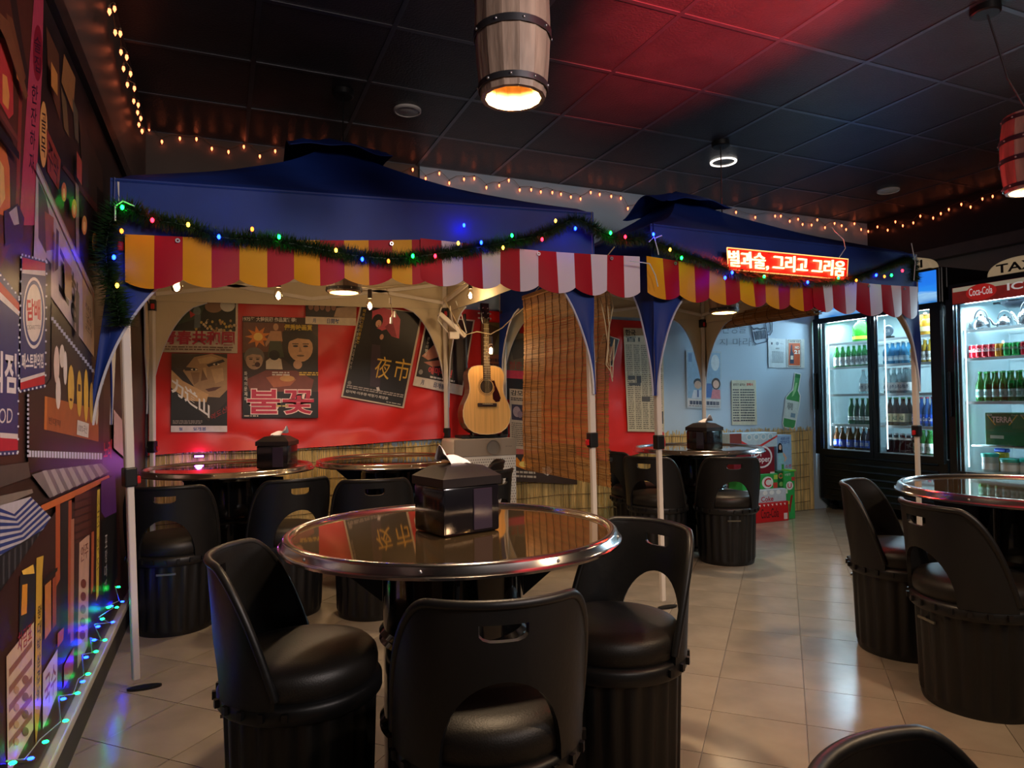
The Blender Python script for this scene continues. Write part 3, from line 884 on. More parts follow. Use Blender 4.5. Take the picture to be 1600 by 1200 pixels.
P('printed_ledge', (72, 68, 68), [(0, 728), (44, 722), (48, 745), (0, 762)])
P('printed_ledge', (128, 118, 112), [(0, 775), (50, 764), (52, 770), (0, 792)])
P('printed_roof', (120, 112, 116), [(50, 742), (70, 735), (158, 724), (171, 737), (82, 776), (78, 778)])
for k in range(7):
    a = k / 7; b = (k + .5) / 7
    P('printed_roof_wave', (166, 158, 160), [(66 + 92 * a, 736 - 11 * a), (66 + 92 * b, 735 - 11 * b), (84 + 84 * b, 774 - 36 * b), (84 + 84 * a, 776 - 36 * a)])
P('printed_lit_board', (198, 104, 54), [(64, 790), (170, 742), (172, 748), (120, 775), (66, 800)])
P('printed_awning', (186, 182, 196), [(0, 790), (48, 776), (85, 814), (85, 820), (0, 872)])
for k in range(7):
    a = k / 7; b = a + .078
    P('printed_awning_stripe', (46, 62, 128), [(49 + 36 * a, 777 + 37 * a), (49 + 36 * b, 777 + 37 * b), (22 + 20 * b, 803 + 50 * b), (0, 794 + 78 * b), (0, 794 + 78 * a), (22 + 20 * a, 803 + 50 * a)])
P('printed_awning_skirt', (34, 34, 40), [(0, 868), (86, 816), (86, 852), (0, 925)])
for k in range(9): P('printed_skirt_fold', (66, 64, 70), [(4 + 9 * k, 869 - 5.6 * k), (7 + 9 * k, 867 - 5.6 * k), (7 + 9 * k, 912 - 7 * k), (4 + 9 * k, 914 - 7 * k)])
P('printed_shopfront', (58, 30, 26), [(86, 800), (185, 745), (188, 915), (60, 1190), (0, 1195), (0, 925)])
P('printed_door_frame', (176, 82, 44), [(87, 790), (94, 787), (94, 905), (87, 918)]); P('printed_door_frame', (164, 74, 44), [(107, 783), (112, 781), (112, 985), (106, 992)])
P('printed_glass_door', (30, 24, 26), [(94, 788), (107, 783), (106, 990), (94, 1010)])
P('printed_scroll', (176, 110, 88), [(111, 812), (116, 810), (115, 1000), (110, 1006)])
P('printed_brick', (84, 40, 34), [(117, 775), (143, 766), (143, 840), (117, 850)])
P('printed_menu', (198, 156, 138), [(124, 848), (140, 834), (137, 1010), (121, 1045)])
for k in range(5): P('printed_dish', (120, 56, 44), ell(130.5 - .4 * k, 912 + 20 * k, 4.4, 7.2))
P('printed_letters', (110, 50, 44), [(127, 854), (138, 846), (138, 870), (126, 880)], 0, '안주')
P('printed_pole', (176, 88, 58), [(143, 832), (147, 830), (146, 920), (142, 930)])
P('printed_strip', (206, 178, 70), [(152, 766), (156, 764), (154, 930), (150, 940)])
P('printed_letters', (70, 50, 40), [(152.6, 772), (155.6, 770), (153.8, 900), (151, 905)], 0, '소주맥주', True)
P('printed_purple_wall', (84, 44, 122), [(158, 752), (180, 742), (182, 800), (166, 812), (158, 800)])
P('printed_red_lamp', (200, 40, 30), [(162, 690), (175, 686), (174, 716), (162, 718)], .01, '노래')
P('printed_board', (190, 162, 176), [(178, 640), (200, 668), (198, 718), (178, 700)])
P('printed_dark_door', (18, 18, 24), [(158, 812), (182, 800), (184, 900), (160, 955)])
P('printed_letters', (170, 168, 176), [(164, 835), (168, 833), (167, 925), (163, 930)], 0, '포장마차', True)
P('printed_vending', (40, 36, 40), [(31, 900), (56, 880), (55, 960), (30, 1000)]); P('printed_glow', (246, 196, 86), [(34, 892), (52, 882), (54, 896), (36, 898)])
P('printed_box_label', (226, 150, 50), [(35, 914), (43, 912), (42, 958), (33, 962)])
P('printed_yellow_sign', (206, 164, 62), [(57, 872), (68, 868), (66, 900), (64, 1100), (56, 1165), (54, 1120)])
P('printed_letters', (60, 42, 24), [(59, 945), (65, 942), (62, 1090), (57, 1100)], .02, '왕대박삼겹살', True)
P('printed_menu_board', (214, 186, 160), [(10, 1026), (53, 972), (52, 1140), (20, 1200), (12, 1200)])
for k in range(5): P('printed_menu_row', (150, 96, 72), [(14, 1046 + 28 * k), (50, 1000 + 28 * k), (50, 1010 + 28 * k), (14, 1058 + 28 * k)])
P('printed_menu_board', (206, 186, 196), [(67, 1052), (90, 1014), (89, 1085), (67, 1140)])
P('printed_letters', (140, 60, 110), [(70, 1060), (88, 1032), (87, 1080), (70, 1110)], .01, '국수')
P('printed_menu_board', (186, 92, 60), [(90, 990), (100, 980), (99, 1000), (90, 1012)])
P('printed_poster', (176, 72, 74), [(100, 1040), (116, 1010), (114, 1050), (100, 1075)])
P('printed_letters', (170, 40, 50), [(28, 990), (50, 970), (50, 1000), (28, 1022)], .0, '차림표')
for k in range(4): P('printed_dish', (150 - 12 * k, 96, 58), ell(40, 1062 + 27 * k, 5, 7)); P('printed_dish', (196, 150, 96), ell(26, 1078 + 27 * k, 4, 6))
P('printed_shelf', (30, 26, 28), [(68, 905), (90, 886), (90, 892), (68, 912)]); P('printed_window_glow', (196, 122, 62), [(70, 915), (80, 906), (80, 985), (70, 1000)]); P('printed_window_glow', (150, 70, 44), [(82, 905), (88, 899), (88, 975), (82, 984)])
for k in range(6): P('printed_brick_line', (52, 26, 24), [(117, 784 + 12 * k), (143, 775 + 11.5 * k), (143, 776.5 + 11.5 * k), (117, 785.5 + 12 * k)])
for k in range(4): P('printed_lantern', (226, 110 + 16 * k, 62), ell(100 + 16 * k, 300 + 26 * k, 4, 15)); P('printed_lantern_glow', (255, 196, 120), ell(100 + 16 * k, 302 + 26 * k, 2, 8))
P('printed_sign', (206, 120, 60), [(26, 96), (31, 104), (31, 128), (26, 122)]); P('printed_sign', (214, 140, 70), [(80, 96), (90, 116), (90, 150), (80, 134)]); P('printed_sign', (186, 76, 60), [(120, 236), (128, 252), (128, 290), (120, 276)])
P('printed_roof_ridge', (132, 78, 50), [(0, 20), (14, 34), (44, 150), (40, 156), (8, 60), (0, 44)]); P('printed_beam', (34, 22, 22), [(0, 196), (30, 238), (30, 250), (0, 214)]); P('printed_beam', (126, 58, 48), [(0, 168), (28, 214), (28, 222), (0, 180)])
P('printed_brush_stroke', (60, 50, 56), [(88, 356), (92, 362), (91, 420), (86, 424)]); P('printed_brush_stroke', (150, 110, 90), [(100, 402), (112, 420), (112, 470), (102, 462)]); P('printed_brush_stroke', (60, 50, 56), [(118, 452), (124, 462), (123, 530), (119, 524)])
P('printed_panel_edge', (150, 130, 120), [(57, 256), (59, 254), (147, 455), (147, 459)])

# ---------------------------------------------------------------- reed screen along the back wall
M_reed = mat('dry reed', (216, 190, 130), .7, var=.35, scale=22, stretch=(1, 1, .15))
M_wire = mat('rusty wire', (96, 66, 40), .5)
t = thing('reed_screen', 'low golden reed screen along the bottom of the back wall', 'reed screen', (2.4, YB, 0))
rnd = random.Random(5); m = MB(); x = XL + .01
while x < 5.36:
    w = rnd.uniform(.005, .010); h = .80 + rnd.uniform(-.03, .025); y = YB - .006 - rnd.uniform(0, .006)
    d = .004
    m.add([(x, y, .004), (x + w / 2, y - d, .004), (x + w, y, .004), (x + rnd.uniform(-.003, .003), y, h), (x + w / 2, y - d, h), (x + w, y, h)], [(0, 1, 4, 3), (1, 2, 5, 4)])
    x += w * .98
m.build('reed_stalks', M_reed, t, world=True, kind='stuff')
for z in (.08, .20, .32, .44, .56, .68, .77):
    MB().tube([(XL + .01 + k * .25, YB - .018, z + .008 * math.sin(k * 1.7)) for k in range(24)], .0022, 4).build('binding_wire', M_wire, t, world=True)

# ---------------------------------------------------------------- red tarp
M_tarp = mat('red plastic tarp', (214, 40, 34), .36, var=.08, scale=4, bump=.25, bscale=5)
t = thing('red_tarp', 'wide wrinkled red tarp pinned along the back wall behind the posters', 'tarp', (1.5, YB - .02, 0))
bpx = [(226, 712), (300, 706), (460, 701), (700, 684), (760, 684), (955, 722), (1037, 695)]
bw = [ony(p[0], p[1], YB - .02) for p in bpx]
def zb_(x):
    for a, b in zip(bw, bw[1:]):
        if x <= b.x: return a.z + (b.z - a.z) * max(0, (x - a.x)) / (b.x - a.x)
    return bw[-1].z
xa, xb = XL + .02, bw[-1].x
def tf(u, v):
    x = xa + (xb - xa) * u; zt = 1.87 - .09 * u; zb = zb_(x)
    z = zt + (zb - zt) * v
    r = .006 * math.sin(7 * x + 3 * z) + .005 * math.sin(17 * z + 2.2 * math.sin(3 * x)) + .003 * math.sin(23 * x - 9 * z)
    if v > .9: r += .018 * (v - .9) * 10 * (1 + .5 * math.sin(9 * x))
    return Vector((x, YB - .024 - abs(r), z))
MB().grid(tf, 90, 40).shell(.001).build('tarp_sheet', M_tarp, t, smooth=80, world=True)
m = MB()
for px in ((229, 630), (229, 520), (1030, 530), (1030, 680), (692, 676)):
    p = ony(px[0], px[1], YB - .04)
    m.lathe([(.006, 0), (.012, 0), (.012, .003), (.006, .003)], 12); m.v[-48:] = [(p.x + q[0], p.y - q[2], p.z + q[1]) for q in m.v[-48:]]
m.build('eyelets', M_rivet, t, world=True, kind='stuff')

# ---------------------------------------------------------------- posters: flat prints on sheets with thickness
def poster(name, label, cat, q, Y, base, items, rough=.4, group=None, pl=None):
    """q: corner pixels TL, TR, BR, BL on the plane y = Y.  items in sheet coordinates 0..1 (u right, v down)"""
    c = [ony(p[0], p[1], Y) for p in q]
    ctr = sum(c, Vector()) / 4
    t = thing(name, label, cat, ctr, 0, group)
    MB().prism(c, (0, .0015, 0)).build('sheet', ink(*base, rough=rough), t, world=True)
    def at(u, v, k):
        p = c[0].lerp(c[1], u).lerp(c[3].lerp(c[2], u), v); p.y -= .0004 + .00025 * k; return p
    for k, it in enumerate(items):
        kind, col = it[0], it[1]; m = MB()
        if kind == 'r':                                             # rectangle u0 v0 u1 v1
            u0, v0, u1, v1 = it[2]; m.poly([at(u0, v1, k), at(u1, v1, k), at(u1, v0, k), at(u0, v0, k)]); nm = 'printed_block'
        elif kind == 'p':
            m.poly([at(u, v, k) for u, v in it[2]]); nm = 'printed_shape'
        elif kind == 'e':
            u, v, ru, rv = it[2]; m.poly([at(u + ru * math.cos(-a), v + rv * math.sin(-a), k) for a in [2 * PI * j / 20 for j in range(20)]]); nm = 'printed_shape'
        elif kind == 't':
            u0, v0, u1, v1 = it[2]; b = it[4] if len(it) > 4 else 0; vt = len(it) > 5 and it[5]
            letter(m, it[3], [at(u0, v0, k), at(u1, v0, k), at(u1, v1, k), at(u0, v1, k)], 0, b, vt); nm = 'lettering'
        elif kind == 'q':                                           # text in a free quad
            letter(m, it[3], [at(u, v, k) for u, v in it[2]], 0, it[4]); nm = 'lettering'
        elif kind == 'l':                                           # rows of tiny print
            u0, v0, u1, v1 = it[2]; n, hh = it[3], it[4]; rr = random.Random(k + int(u0 * 100))
            for j in range(n):
                v = v0 + (v1 - v0) * (j + .2) / n; e = v + (v1 - v0) / n * hh; u = u0
                while u < u1 - .01:
                    w = rr.uniform(.02, .09); uu = min(u + w, u1)
                    m.poly([at(u, e, k), at(uu, e, k), at(uu, v, k), at(u, v, k)]); u = uu + .012
            nm = 'printed_rows'
        m.build(nm, ink(*col, rough=rough), t, world=True, kind='stuff' if kind == 'l' else None)
    return t
def face(u, v, s, asp, skin, hair, dark):
    """simple printed head"""
    r = lambda a, b, c, d: (u + a * s, v + b * s * asp, c * s, d * s * asp)
    return [('e', hair, r(0, -.12, .50, .52)), ('e', skin, r(0, .08, .42, .50)), ('p', hair, [(u - .46 * s, v - .05 * s * asp), (u - .30 * s, v - .48 * s * asp), (u + .35 * s, v - .5 * s * asp), (u + .46 * s, v - .02 * s * asp), (u + .30 * s, v - .22 * s * asp), (u - .1 * s, v - .26 * s * asp), (u - .34 * s, v - .16 * s * asp)]),
            ('e', dark, r(-.17, .02, .09, .035)), ('e', dark, r(.17, .02, .09, .035)), ('r', dark, (u - .28 * s, v - .075 * s * asp, u - .07 * s, v - .045 * s * asp)), ('r', dark, (u + .07 * s, v - .075 * s * asp, u + .28 * s, v - .045 * s * asp)),
            ('p', tuple(int(c * .8) for c in skin), [(u - .03 * s, v + .03 * s * asp), (u + .05 * s, v + .22 * s * asp), (u - .06 * s, v + .23 * s * asp)]), ('e', tuple(int(c * .55) for c in skin), r(0, .36, .13, .035))]
YP = YB - .045
crowd = []
rr = random.Random(3)
for k in range(46):
    crowd.append(('e', [(212, 190, 150), (178, 140, 96), (70, 60, 52), (206, 172, 84)][k % 4], (.45 + .52 * rr.random(), .40 + .20 * rr.random(), .016, .026)))
poster('film_poster', 'film poster with a crowd and big red Chinese title on white', 'poster', [(252, 466), (372, 467), (371, 552), (248, 550)], YP, (214, 196, 176),
       [('r', (34, 36, 30), (0.02, 0, .97, .60)), ('p', (58, 70, 52), [(.1, .0), (.6, 0), (.5, .35), (.2, .5)]), ('e', (150, 112, 84), (.68, .14, .12, .12)), ('e', (214, 206, 190), (.86, .12, .10, .12)), ('e', (120, 130, 126), (.46, .24, .05, .09)), ('r', (96, 106, 112), (.43, .30, .51, .56)), ('p', (196, 60, 54), [(.36, .22), (.44, .30), (.38, .36)])] + crowd +
       [('t', (174, 26, 56), (.03, .60, .96, .86), '青春共和国', .03), ('l', (120, 90, 70), (.04, .88, .94, .97), 2, .5)])
poster('film_poster', 'brown film poster of a close-up face with a slanting white title', 'poster', [(268, 552), (355, 553), (355, 675), (267, 675)], YP, (52, 40, 32),
       [('p', (176, 138, 96), [(.30, .06), (.72, 0), (1, .06), (1, .46), (.86, .56), (.62, .55), (.40, .42), (.20, .22)]), ('p', (64, 48, 34), [(0, 0), (.45, 0), (.32, .12), (.18, .24), (0, .16)]), ('p', (56, 40, 30), [(.20, .17), (.46, .19), (.46, .22), (.24, .22)]), ('p', (50, 36, 28), [(.62, .14), (.92, .07), (.96, .10), (.66, .17)]),
        ('p', (206, 168, 120), [(.46, .07), (.70, .03), (.84, .06), (.66, .12), (.50, .13)]), ('p', (200, 160, 112), [(.70, .20), (.92, .18), (.94, .34), (.78, .38)]), ('p', (146, 108, 72), [(.34, .24), (.50, .24), (.48, .36), (.40, .40)]), ('p', (206, 166, 118), [(.56, .18), (.61, .18), (.63, .31), (.58, .32)]), ('e', (236, 220, 190), (.40, .205, .06, .012)), ('e', (28, 22, 18), (.40, .205, .025, .014)), ('e', (236, 220, 190), (.80, .135, .06, .012)), ('e', (28, 22, 18), (.80, .135, .025, .014)), ('p', (128, 94, 62), [(.55, .20), (.64, .33), (.52, .35)]), ('p', (96, 56, 42), [(.60, .455), (.74, .43), (.90, .42), (.78, .47), (.66, .485)]),
        ('p', (204, 160, 108), [(0, .21), (.20, .35), (.66, .52), (.62, .62), (.3, .60), (0, .44)]), ('p', (26, 24, 24), [(0, .44), (.40, .68), (.66, .86), (1, .60), (1, .92), (0, .92)]),
        ('q', (232, 226, 220), [(.0, .28), (.68, .62), (.68, .83), (.0, .49)], '力道山', .03), ('q', (150, 34, 34), [(.70, .78), (1, .66), (1, .74), (.70, .86)], '역도산', .01), ('l', (150, 140, 130), (.03, .85, .55, .90), 3, .5), ('r', (214, 204, 198), (0, .92, 1, 1)), ('t', (60, 80, 140), (.46, .935, .62, .985), '개봉', .02), ('t', (60, 80, 140), (.14, .94, .20, .98), '월', .02), ('t', (60, 80, 140), (.39, .94, .45, .98), '일', .02)])
poster('film_poster', 'brown film poster with several heads and a pink brush title', 'poster', [(379, 494), (497, 497), (497, 653), (379, 653)], YP, (62, 42, 32),
       [('p', (110, 62, 40), [(0, .06), (.55, .06), (.5, .34), (.0, .36)]), ('p', (228, 130, 40), [(.20 + (.17 if k % 2 else .08) * math.cos(2 * PI * k / 18), .20 + (.11 if k % 2 else .055) * math.sin(2 * PI * k / 18)) for k in range(18)][::-1]), ('e', (250, 206, 96), (.20, .20, .06, .04)),
        ('p', (38, 30, 26), [(.52, .14), (.92, .14), (1, .2), (1, .55), (.70, .52), (.5, .4)])] + face(.76, .28, .40, .70, (204, 158, 118), (30, 24, 22), (34, 26, 24)) +
       [('e', (196, 146, 108), (.43, .10, .035, .035)), ('p', (188, 138, 100), [(.36, .14), (.50, .14), (.52, .24), (.46, .25), (.36, .24), (.30, .30), (.29, .27)]), ('p', (60, 66, 48), [(.35, .24), (.50, .24), (.54, .40), (.32, .40)])] + face(.15, .42, .26, .70, (186, 150, 122), (110, 100, 92), (40, 30, 28)) +
       [('e', (70, 36, 30), (.19, .475, .035, .025)), ('p', (206, 186, 160), [(.30, .44), (.40, .38), (.50, .42), (.52, .52), (.30, .52)]), ('e', (28, 24, 24), (.41, .38, .07, .05)), ('e', (196, 150, 116), (.72, .47, .06, .045)), ('p', (122, 58, 44), [(.05, .62), (.30, .53), (.70, .53), (.94, .62), (.90, .74), (.1, .76)]), ('p', (178, 98, 62), [(.30, .60), (.55, .56), (.70, .62), (.62, .68), (.40, .70)]), ('e', (206, 150, 86), (.58, .61, .10, .03)),
        ('p', (24, 20, 20), [(0, .74), (1, .74), (1, 1), (0, 1)]), ('t', (222, 212, 200), (.0, .005, .70, .05), '1975年 大韓民國 作品賞獲得!', .02), ('t', (206, 172, 60), (.54, .07, .92, .13), '優秀映画賞', .03), ('l', (216, 176, 70), (.74, .54, 1, .58), 2, .6), ('l', (206, 190, 176), (.38, .54, .62, .585), 2, .6), ('t', (210, 196, 180), (.02, .54, .06, .84), '화제의문제작', .02, True),
        ('t', (250, 214, 208), (.05, .71, .95, .97), '불꽃', .045), ('t', (196, 40, 72), (.06, .72, .94, .96), '불꽃', .02), ('l', (200, 180, 160), (.02, .97, .2, .99), 1, .6), ('l', (206, 180, 110), (.43, .87, .60, .89), 1, .8)])
poster('film_poster', 'small dark film poster with white date strip, partly under the tent lining', 'poster', [(478, 462), (558, 464), (556, 509), (477, 506)], YP - .006, (44, 34, 30),
       [('e', (150, 104, 84), (.1 + .11 * k, .38 + .05 * (k % 2), .05, .12)) for k in range(5)] + [('p', (170, 140, 116), [(.60, .40), (1, .30), (1, .75), (.55, .72)]), ('r', (212, 194, 172), (0, .74, 1, 1)), ('t', (56, 70, 120), (.14, .80, .20, .95), '月', .02), ('t', (56, 70, 120), (.42, .78, .66, .96), '日開封', .02)])
poster('film_poster', 'tilted black film poster of a woman under a pink umbrella with a yellow title', 'poster', [(563, 476), (661, 489), (631, 638), (533, 620)], YP - .004, (196, 176, 160),
       [('r', (32, 29, 30), (.025, .01, .97, .985)), ('p', (196, 78, 96), [(.20, .05), (.36, 0), (.55, .02), (.66, .10), (.70, .30), (.60, .29), (.54, .20), (.36, .26), (.24, .20)]), ('p', (150, 54, 72), [(.44, .20), (.54, .12), (.66, .29), (.58, .29)]), ('e', (22, 20, 24), (.31, .15, .085, .075)), ('e', (206, 158, 132), (.335, .175, .045, .04)), ('e', (150, 30, 40), (.345, .20, .012, .006)), ('p', (26, 22, 28), [(.22, .16), (.30, .22), (.40, .24), (.44, .34), (.42, .40), (.30, .40), (.22, .30)]), ('e', (196, 140, 116), (.425, .31, .03, .03)), ('p', (58, 42, 54), [(.30, .40), (.43, .40), (.52, .68), (.56, .84), (.40, .84), (.34, .6)]), ('p', (214, 206, 206), [(.50, .84), (.54, .83), (.57, .87), (.53, .88)]),
        ('t', (214, 172, 72), (.42, .51, .66, .74), '夜', .0), ('t', (214, 172, 72), (.72, .50, .97, .73), '市', .0), ('t', (190, 160, 60), (.06, .04, .10, .42), '여자의그림자를밟는', .01, True), ('t', (196, 184, 176), (.03, .12, .06, .70), '밤의거리를걷는여인의이야기', .0, True), ('t', (214, 206, 200), (.05, .915, .72, .945), '김이박·이추정·박정기·최양춘', .01), ('l', (170, 160, 156), (.05, .86, .95, .90), 2, .5), ('e', (120, 112, 110), (.08, .84, .03, .02)), ('l', (180, 176, 170), (.70, .96, .94, .975), 1, .6)])
poster('film_poster', 'dark film poster with a red title, half hidden by a cream tent panel', 'poster', [(667, 492), (742, 500), (722, 618), (645, 602)], YP - .004, (214, 204, 196),
       [('r', (30, 26, 30), (.03, .02, .97, .87)), ('p', (186, 120, 98), [(.06, .58), (.30, .36), (.60, .40), (.50, .52), (.20, .62)]), ('p', (180, 108, 90), [(.12, .66), (.50, .58), (.64, .64), (.30, .70)]), ('t', (206, 52, 60), (.24, .70, .72, .80), '애마부인', .03), ('l', (206, 200, 196), (.3, .82, .8, .86), 1, .6), ('t', (206, 200, 190), (.10, .30, .15, .58), '관능의영상', .01, True), ('e', (140, 136, 136), (.10, .80, .04, .035)), ('t', (60, 70, 110), (.14, .90, .20, .97), '月', .02), ('t', (60, 70, 110), (.40, .90, .62, .97), '日개봉', .02)])
poster('film_poster', 'olive-brown film poster behind the guitar neck', 'poster', [(752, 503), (812, 506), (812, 588), (752, 586)], YP, (92, 82, 52),
       [('p', (60, 52, 36), [(0, 0), (.5, .1), (.3, .5), (0, .6)]), ('p', (120, 70, 46), [(.05, .66), (.4, .6), (.8, .66), (.9, .8), (.3, .85)]), ('l', (60, 32, 28), (.08, .66, .9, .86), 2, .6)])
poster('film_poster', 'brown film poster with pink band between guitar and bamboo blind', 'poster', [(790, 520), (850, 522), (850, 628), (789, 624)], YP - .004, (112, 100, 82),
       [('p', (84, 76, 66), [(.1, .12), (.6, .05), (.9, .3), (.2, .4)]), ('r', (206, 60, 84), (0, .56, 1, .68)), ('r', (30, 26, 26), (0, .68, 1, 1)), ('t', (150, 70, 60), (.08, .42, .8, .54), '청춘극장', .02)])
poster('newspaper_sheet', 'newspaper page with a headline between guitar and bamboo blind', 'newspaper', [(796, 607), (846, 611), (846, 705), (797, 700)], YP - .010, (202, 178, 150),
       [('t', (40, 34, 32), (.04, .02, .66, .11), '감모님!', .02), ('l', (70, 60, 54), (.04, .14, .7, .20), 2, .6), ('r', (62, 52, 70), (.06, .26, .42, .52)), ('e', (178, 150, 150), (.22, .38, .12, .09)), ('e', (150, 122, 130), (.32, .42, .08, .06)), ('l', (120, 104, 90), (.05, .56, .9, .96), 12, .45)])
poster('film_poster', 'pink and flame coloured poster under the bamboo blind', 'poster', [(798, 688), (900, 694), (902, 757), (800, 752)], YP - .006, (62, 48, 42),
       [('p', (196, 96, 84), [(0, 0), (.45, 0), (.42, .3), (.0, .34)]), ('p', (236, 140, 40), [(.02, .60), (.08, .40), (.14, .52), (.20, .30), (.28, .50), (.34, .60), (.2, .70)]), ('e', (255, 214, 110), (.17, .57, .06, .07)), ('l', (196, 180, 160), (.0, .72, .36, .92), 2, .5), ('p', (206, 196, 184), [(.46, .62), (.56, .58), (.62, .70), (.54, .82), (.46, .76)]), ('l', (130, 112, 96), (.64, .6, .98, .82), 3, .5)])
poster('picture_card', 'small dark framed picture tilted beside the bamboo blind', 'poster', [(943, 521), (968, 530), (957, 573), (930, 566)], YP - .002, (206, 196, 180),
       [('r', (52, 36, 30), (.04, .03, .96, .97)), ('e', (176, 112, 78), (.62, .42, .18, .24)), ('e', (150, 92, 64), (.8, .66, .12, .18)), ('e', (28, 24, 24), (.5, .2, .3, .16))])
cols = [('l', (92, 84, 72), (.04 + .19 * k, .16, .19 + .19 * k, .98), 44, .42) for k in range(5)]
poster('newspaper_sheet', 'yellowed newspaper page on the red tarp, crossed by a blue tent panel', 'newspaper', [(974, 512), (1036, 514), (1038, 675), (981, 674)], YP - .002, (196, 182, 152),
       [('r', (206, 194, 166), (.0, .42, 1, .44)), ('t', (50, 46, 42), (.04, .015, .30, .075), '한국', .03), ('t', (50, 46, 42), (.05, .085, .40, .135), '百1', .03)] + cols + [('r', (70, 66, 62), (.06, .46, .24, .50)), ('r', (60, 56, 54), (.28, .46, .40, .53)), ('r', (80, 74, 68), (.08, .53, .38, .555)), ('r', (84, 78, 72), (.40, .66, .62, .71)), ('r', (70, 64, 60), (.9, .80, .97, .92))])
# blue wall papers
YW = YB - .008
poster('beer_poster', 'pale drinks poster with two people behind the white tent pole', 'poster', [(1072, 547), (1127, 549), (1127, 640), (1073, 638)], YW, (176, 192, 206),
       [('r', (140, 176, 206), (.03, .03, .97, .82)), ('e', (214, 224, 230), (.82, .2, .12, .14)), ('r', (96, 130, 176), (.06, .05, .16, .20)), ('e', (40, 40, 52), (.32, .55, .12, .07)), ('e', (214, 176, 150), (.32, .59, .10, .07)), ('p', (206, 214, 226), [(.14, .82), (.2, .68), (.44, .68), (.52, .82)]), ('r', (66, 90, 150), (.30, .68, .34, .80)), ('e', (62, 40, 40), (.84, .56, .13, .10)), ('e', (226, 184, 162), (.84, .57, .09, .07)), ('p', (206, 130, 140), [(.68, .82), (.74, .66), (.96, .66), (.97, .82)]), ('p', (70, 110, 176), [(.56, .56), (.70, .56), (.74, .62), (.70, .80), (.56, .80)]), ('r', (206, 206, 206), (.03, .83, .97, .97)), ('l', (70, 76, 96), (.08, .85, .94, .93), 1, .8), ('l', (110, 116, 130), (.06, .94, .94, .965), 1, .6)])
poster('phrase_list', 'cream paper list of Korean lines taped on the blue wall', 'notice', [(1143, 594), (1181, 594), (1183, 664), (1144, 664)], YW, (206, 202, 178),
       [('t', (60, 56, 50), (.06, .07, .56, .13), '분위기 살리는', .02), ('t', (196, 50, 50), (.60, .06, .88, .13), '건배사', .03), ('l', (84, 90, 96), (.04, .19, .30, .93), 13, .5), ('l', (70, 76, 84), (.34, .19, .92, .93), 13, .5), ('l', (150, 110, 110), (.05, .90, .35, .93), 1, .6)])
poster('notice_sheet', 'white printed notice taped on the blue wall near the fridges', 'notice', [(1200, 528), (1229, 530), (1228, 575), (1201, 574)], YW, (196, 210, 218),
       [('r', (50, 60, 90), (.16, .14, .24, .22)), ('e', (130, 150, 170), (.5, .17, .08, .06)), ('t', (90, 104, 120), (.66, .15, .84, .19), 'Dine', .0), ('t', (50, 60, 76), (.40, .32, .60, .36), 'NOTICE', .02), ('l', (110, 126, 140), (.2, .44, .84, .84), 9, .4)])
poster('age_sign', 'orange age-limit sign with a bottle beside the printed notice', 'sign', [(1229, 530), (1257, 530), (1257, 575), (1229, 574)], YW - .003, (204, 212, 214),
       [('r', (60, 66, 84), (.06, .02, .80, .97)), ('r', (206, 202, 190), (.09, .04, .77, .95)), ('r', (196, 88, 50), (.12, .14, .74, .92)), ('t', (60, 66, 90), (.14, .055, .72, .115), 'UNDER AGE', .02), ('t', (226, 214, 196), (.46, .24, .70, .34), 'NO', .04), ('t', (240, 230, 214), (.42, .38, .72, .52), '21', .05), ('p', (50, 58, 84), [(.24, .20), (.30, .20), (.32, .42), (.40, .56), (.40, .86), (.18, .86), (.18, .56), (.22, .42)]), ('p', (216, 206, 190), [(.22, .58), (.36, .58), (.36, .72), (.22, .72)])])
# soju bottle cut-out
Z4 = lambda pts: [(x / 5 + 1040, y / 5 + 460) for x, y in pts]
t = thing('bottle_cutout', 'green bottle shaped cut-out sticker on the blue wall beside the dark fridge', 'sticker', ony(1236, 625, YW))
def cut(name, col, pts, k, txt=None, bold=0):
    q = [ony(p[0], p[1], YW - .0012 * k) for p in Z4(pts)]
    m = MB()
    if txt: letter(m, txt, q, 0, bold)
    elif k == 0: m.prism(q, (0, .002, 0))
    else: m.poly(q)
    m.build(name, ink(*col, rough=.4), t, world=True)
cut('backing', (222, 230, 230), [(1008, 610), (1060, 620), (1050, 690), (1040, 750), (1056, 790), (1052, 840), (1014, 1040), (996, 1054), (920, 1040), (912, 1010), (938, 800), (970, 765), (990, 745), (1002, 670)], 0)
cut('glass', (70, 150, 84), [(1014, 618), (1054, 626), (1044, 690), (1032, 752), (1048, 792), (1044, 840), (1008, 1034), (992, 1046), (926, 1032), (920, 1008), (946, 804), (976, 768), (998, 748), (1008, 672)], 1)
cut('cap', (34, 110, 60), [(1014, 618), (1054, 626), (1050, 656), (1010, 648)], 2)
cut('highlight', (150, 206, 140), [(1016, 690), (1030, 692), (1020, 750), (1000, 790), (985, 800)], 2)
cut('label', (206, 218, 214), [(944, 820), (1042, 840), (1018, 985), (924, 965)], 2)
cut('lettering', (40, 54, 60), [(954, 840), (996, 850), (990, 905), (948, 895)], 3, '처음처럼', .01)
cut('printed_flowers', (120, 150, 170), [(980, 925), (1015, 932), (1010, 965), (975, 958)], 3)
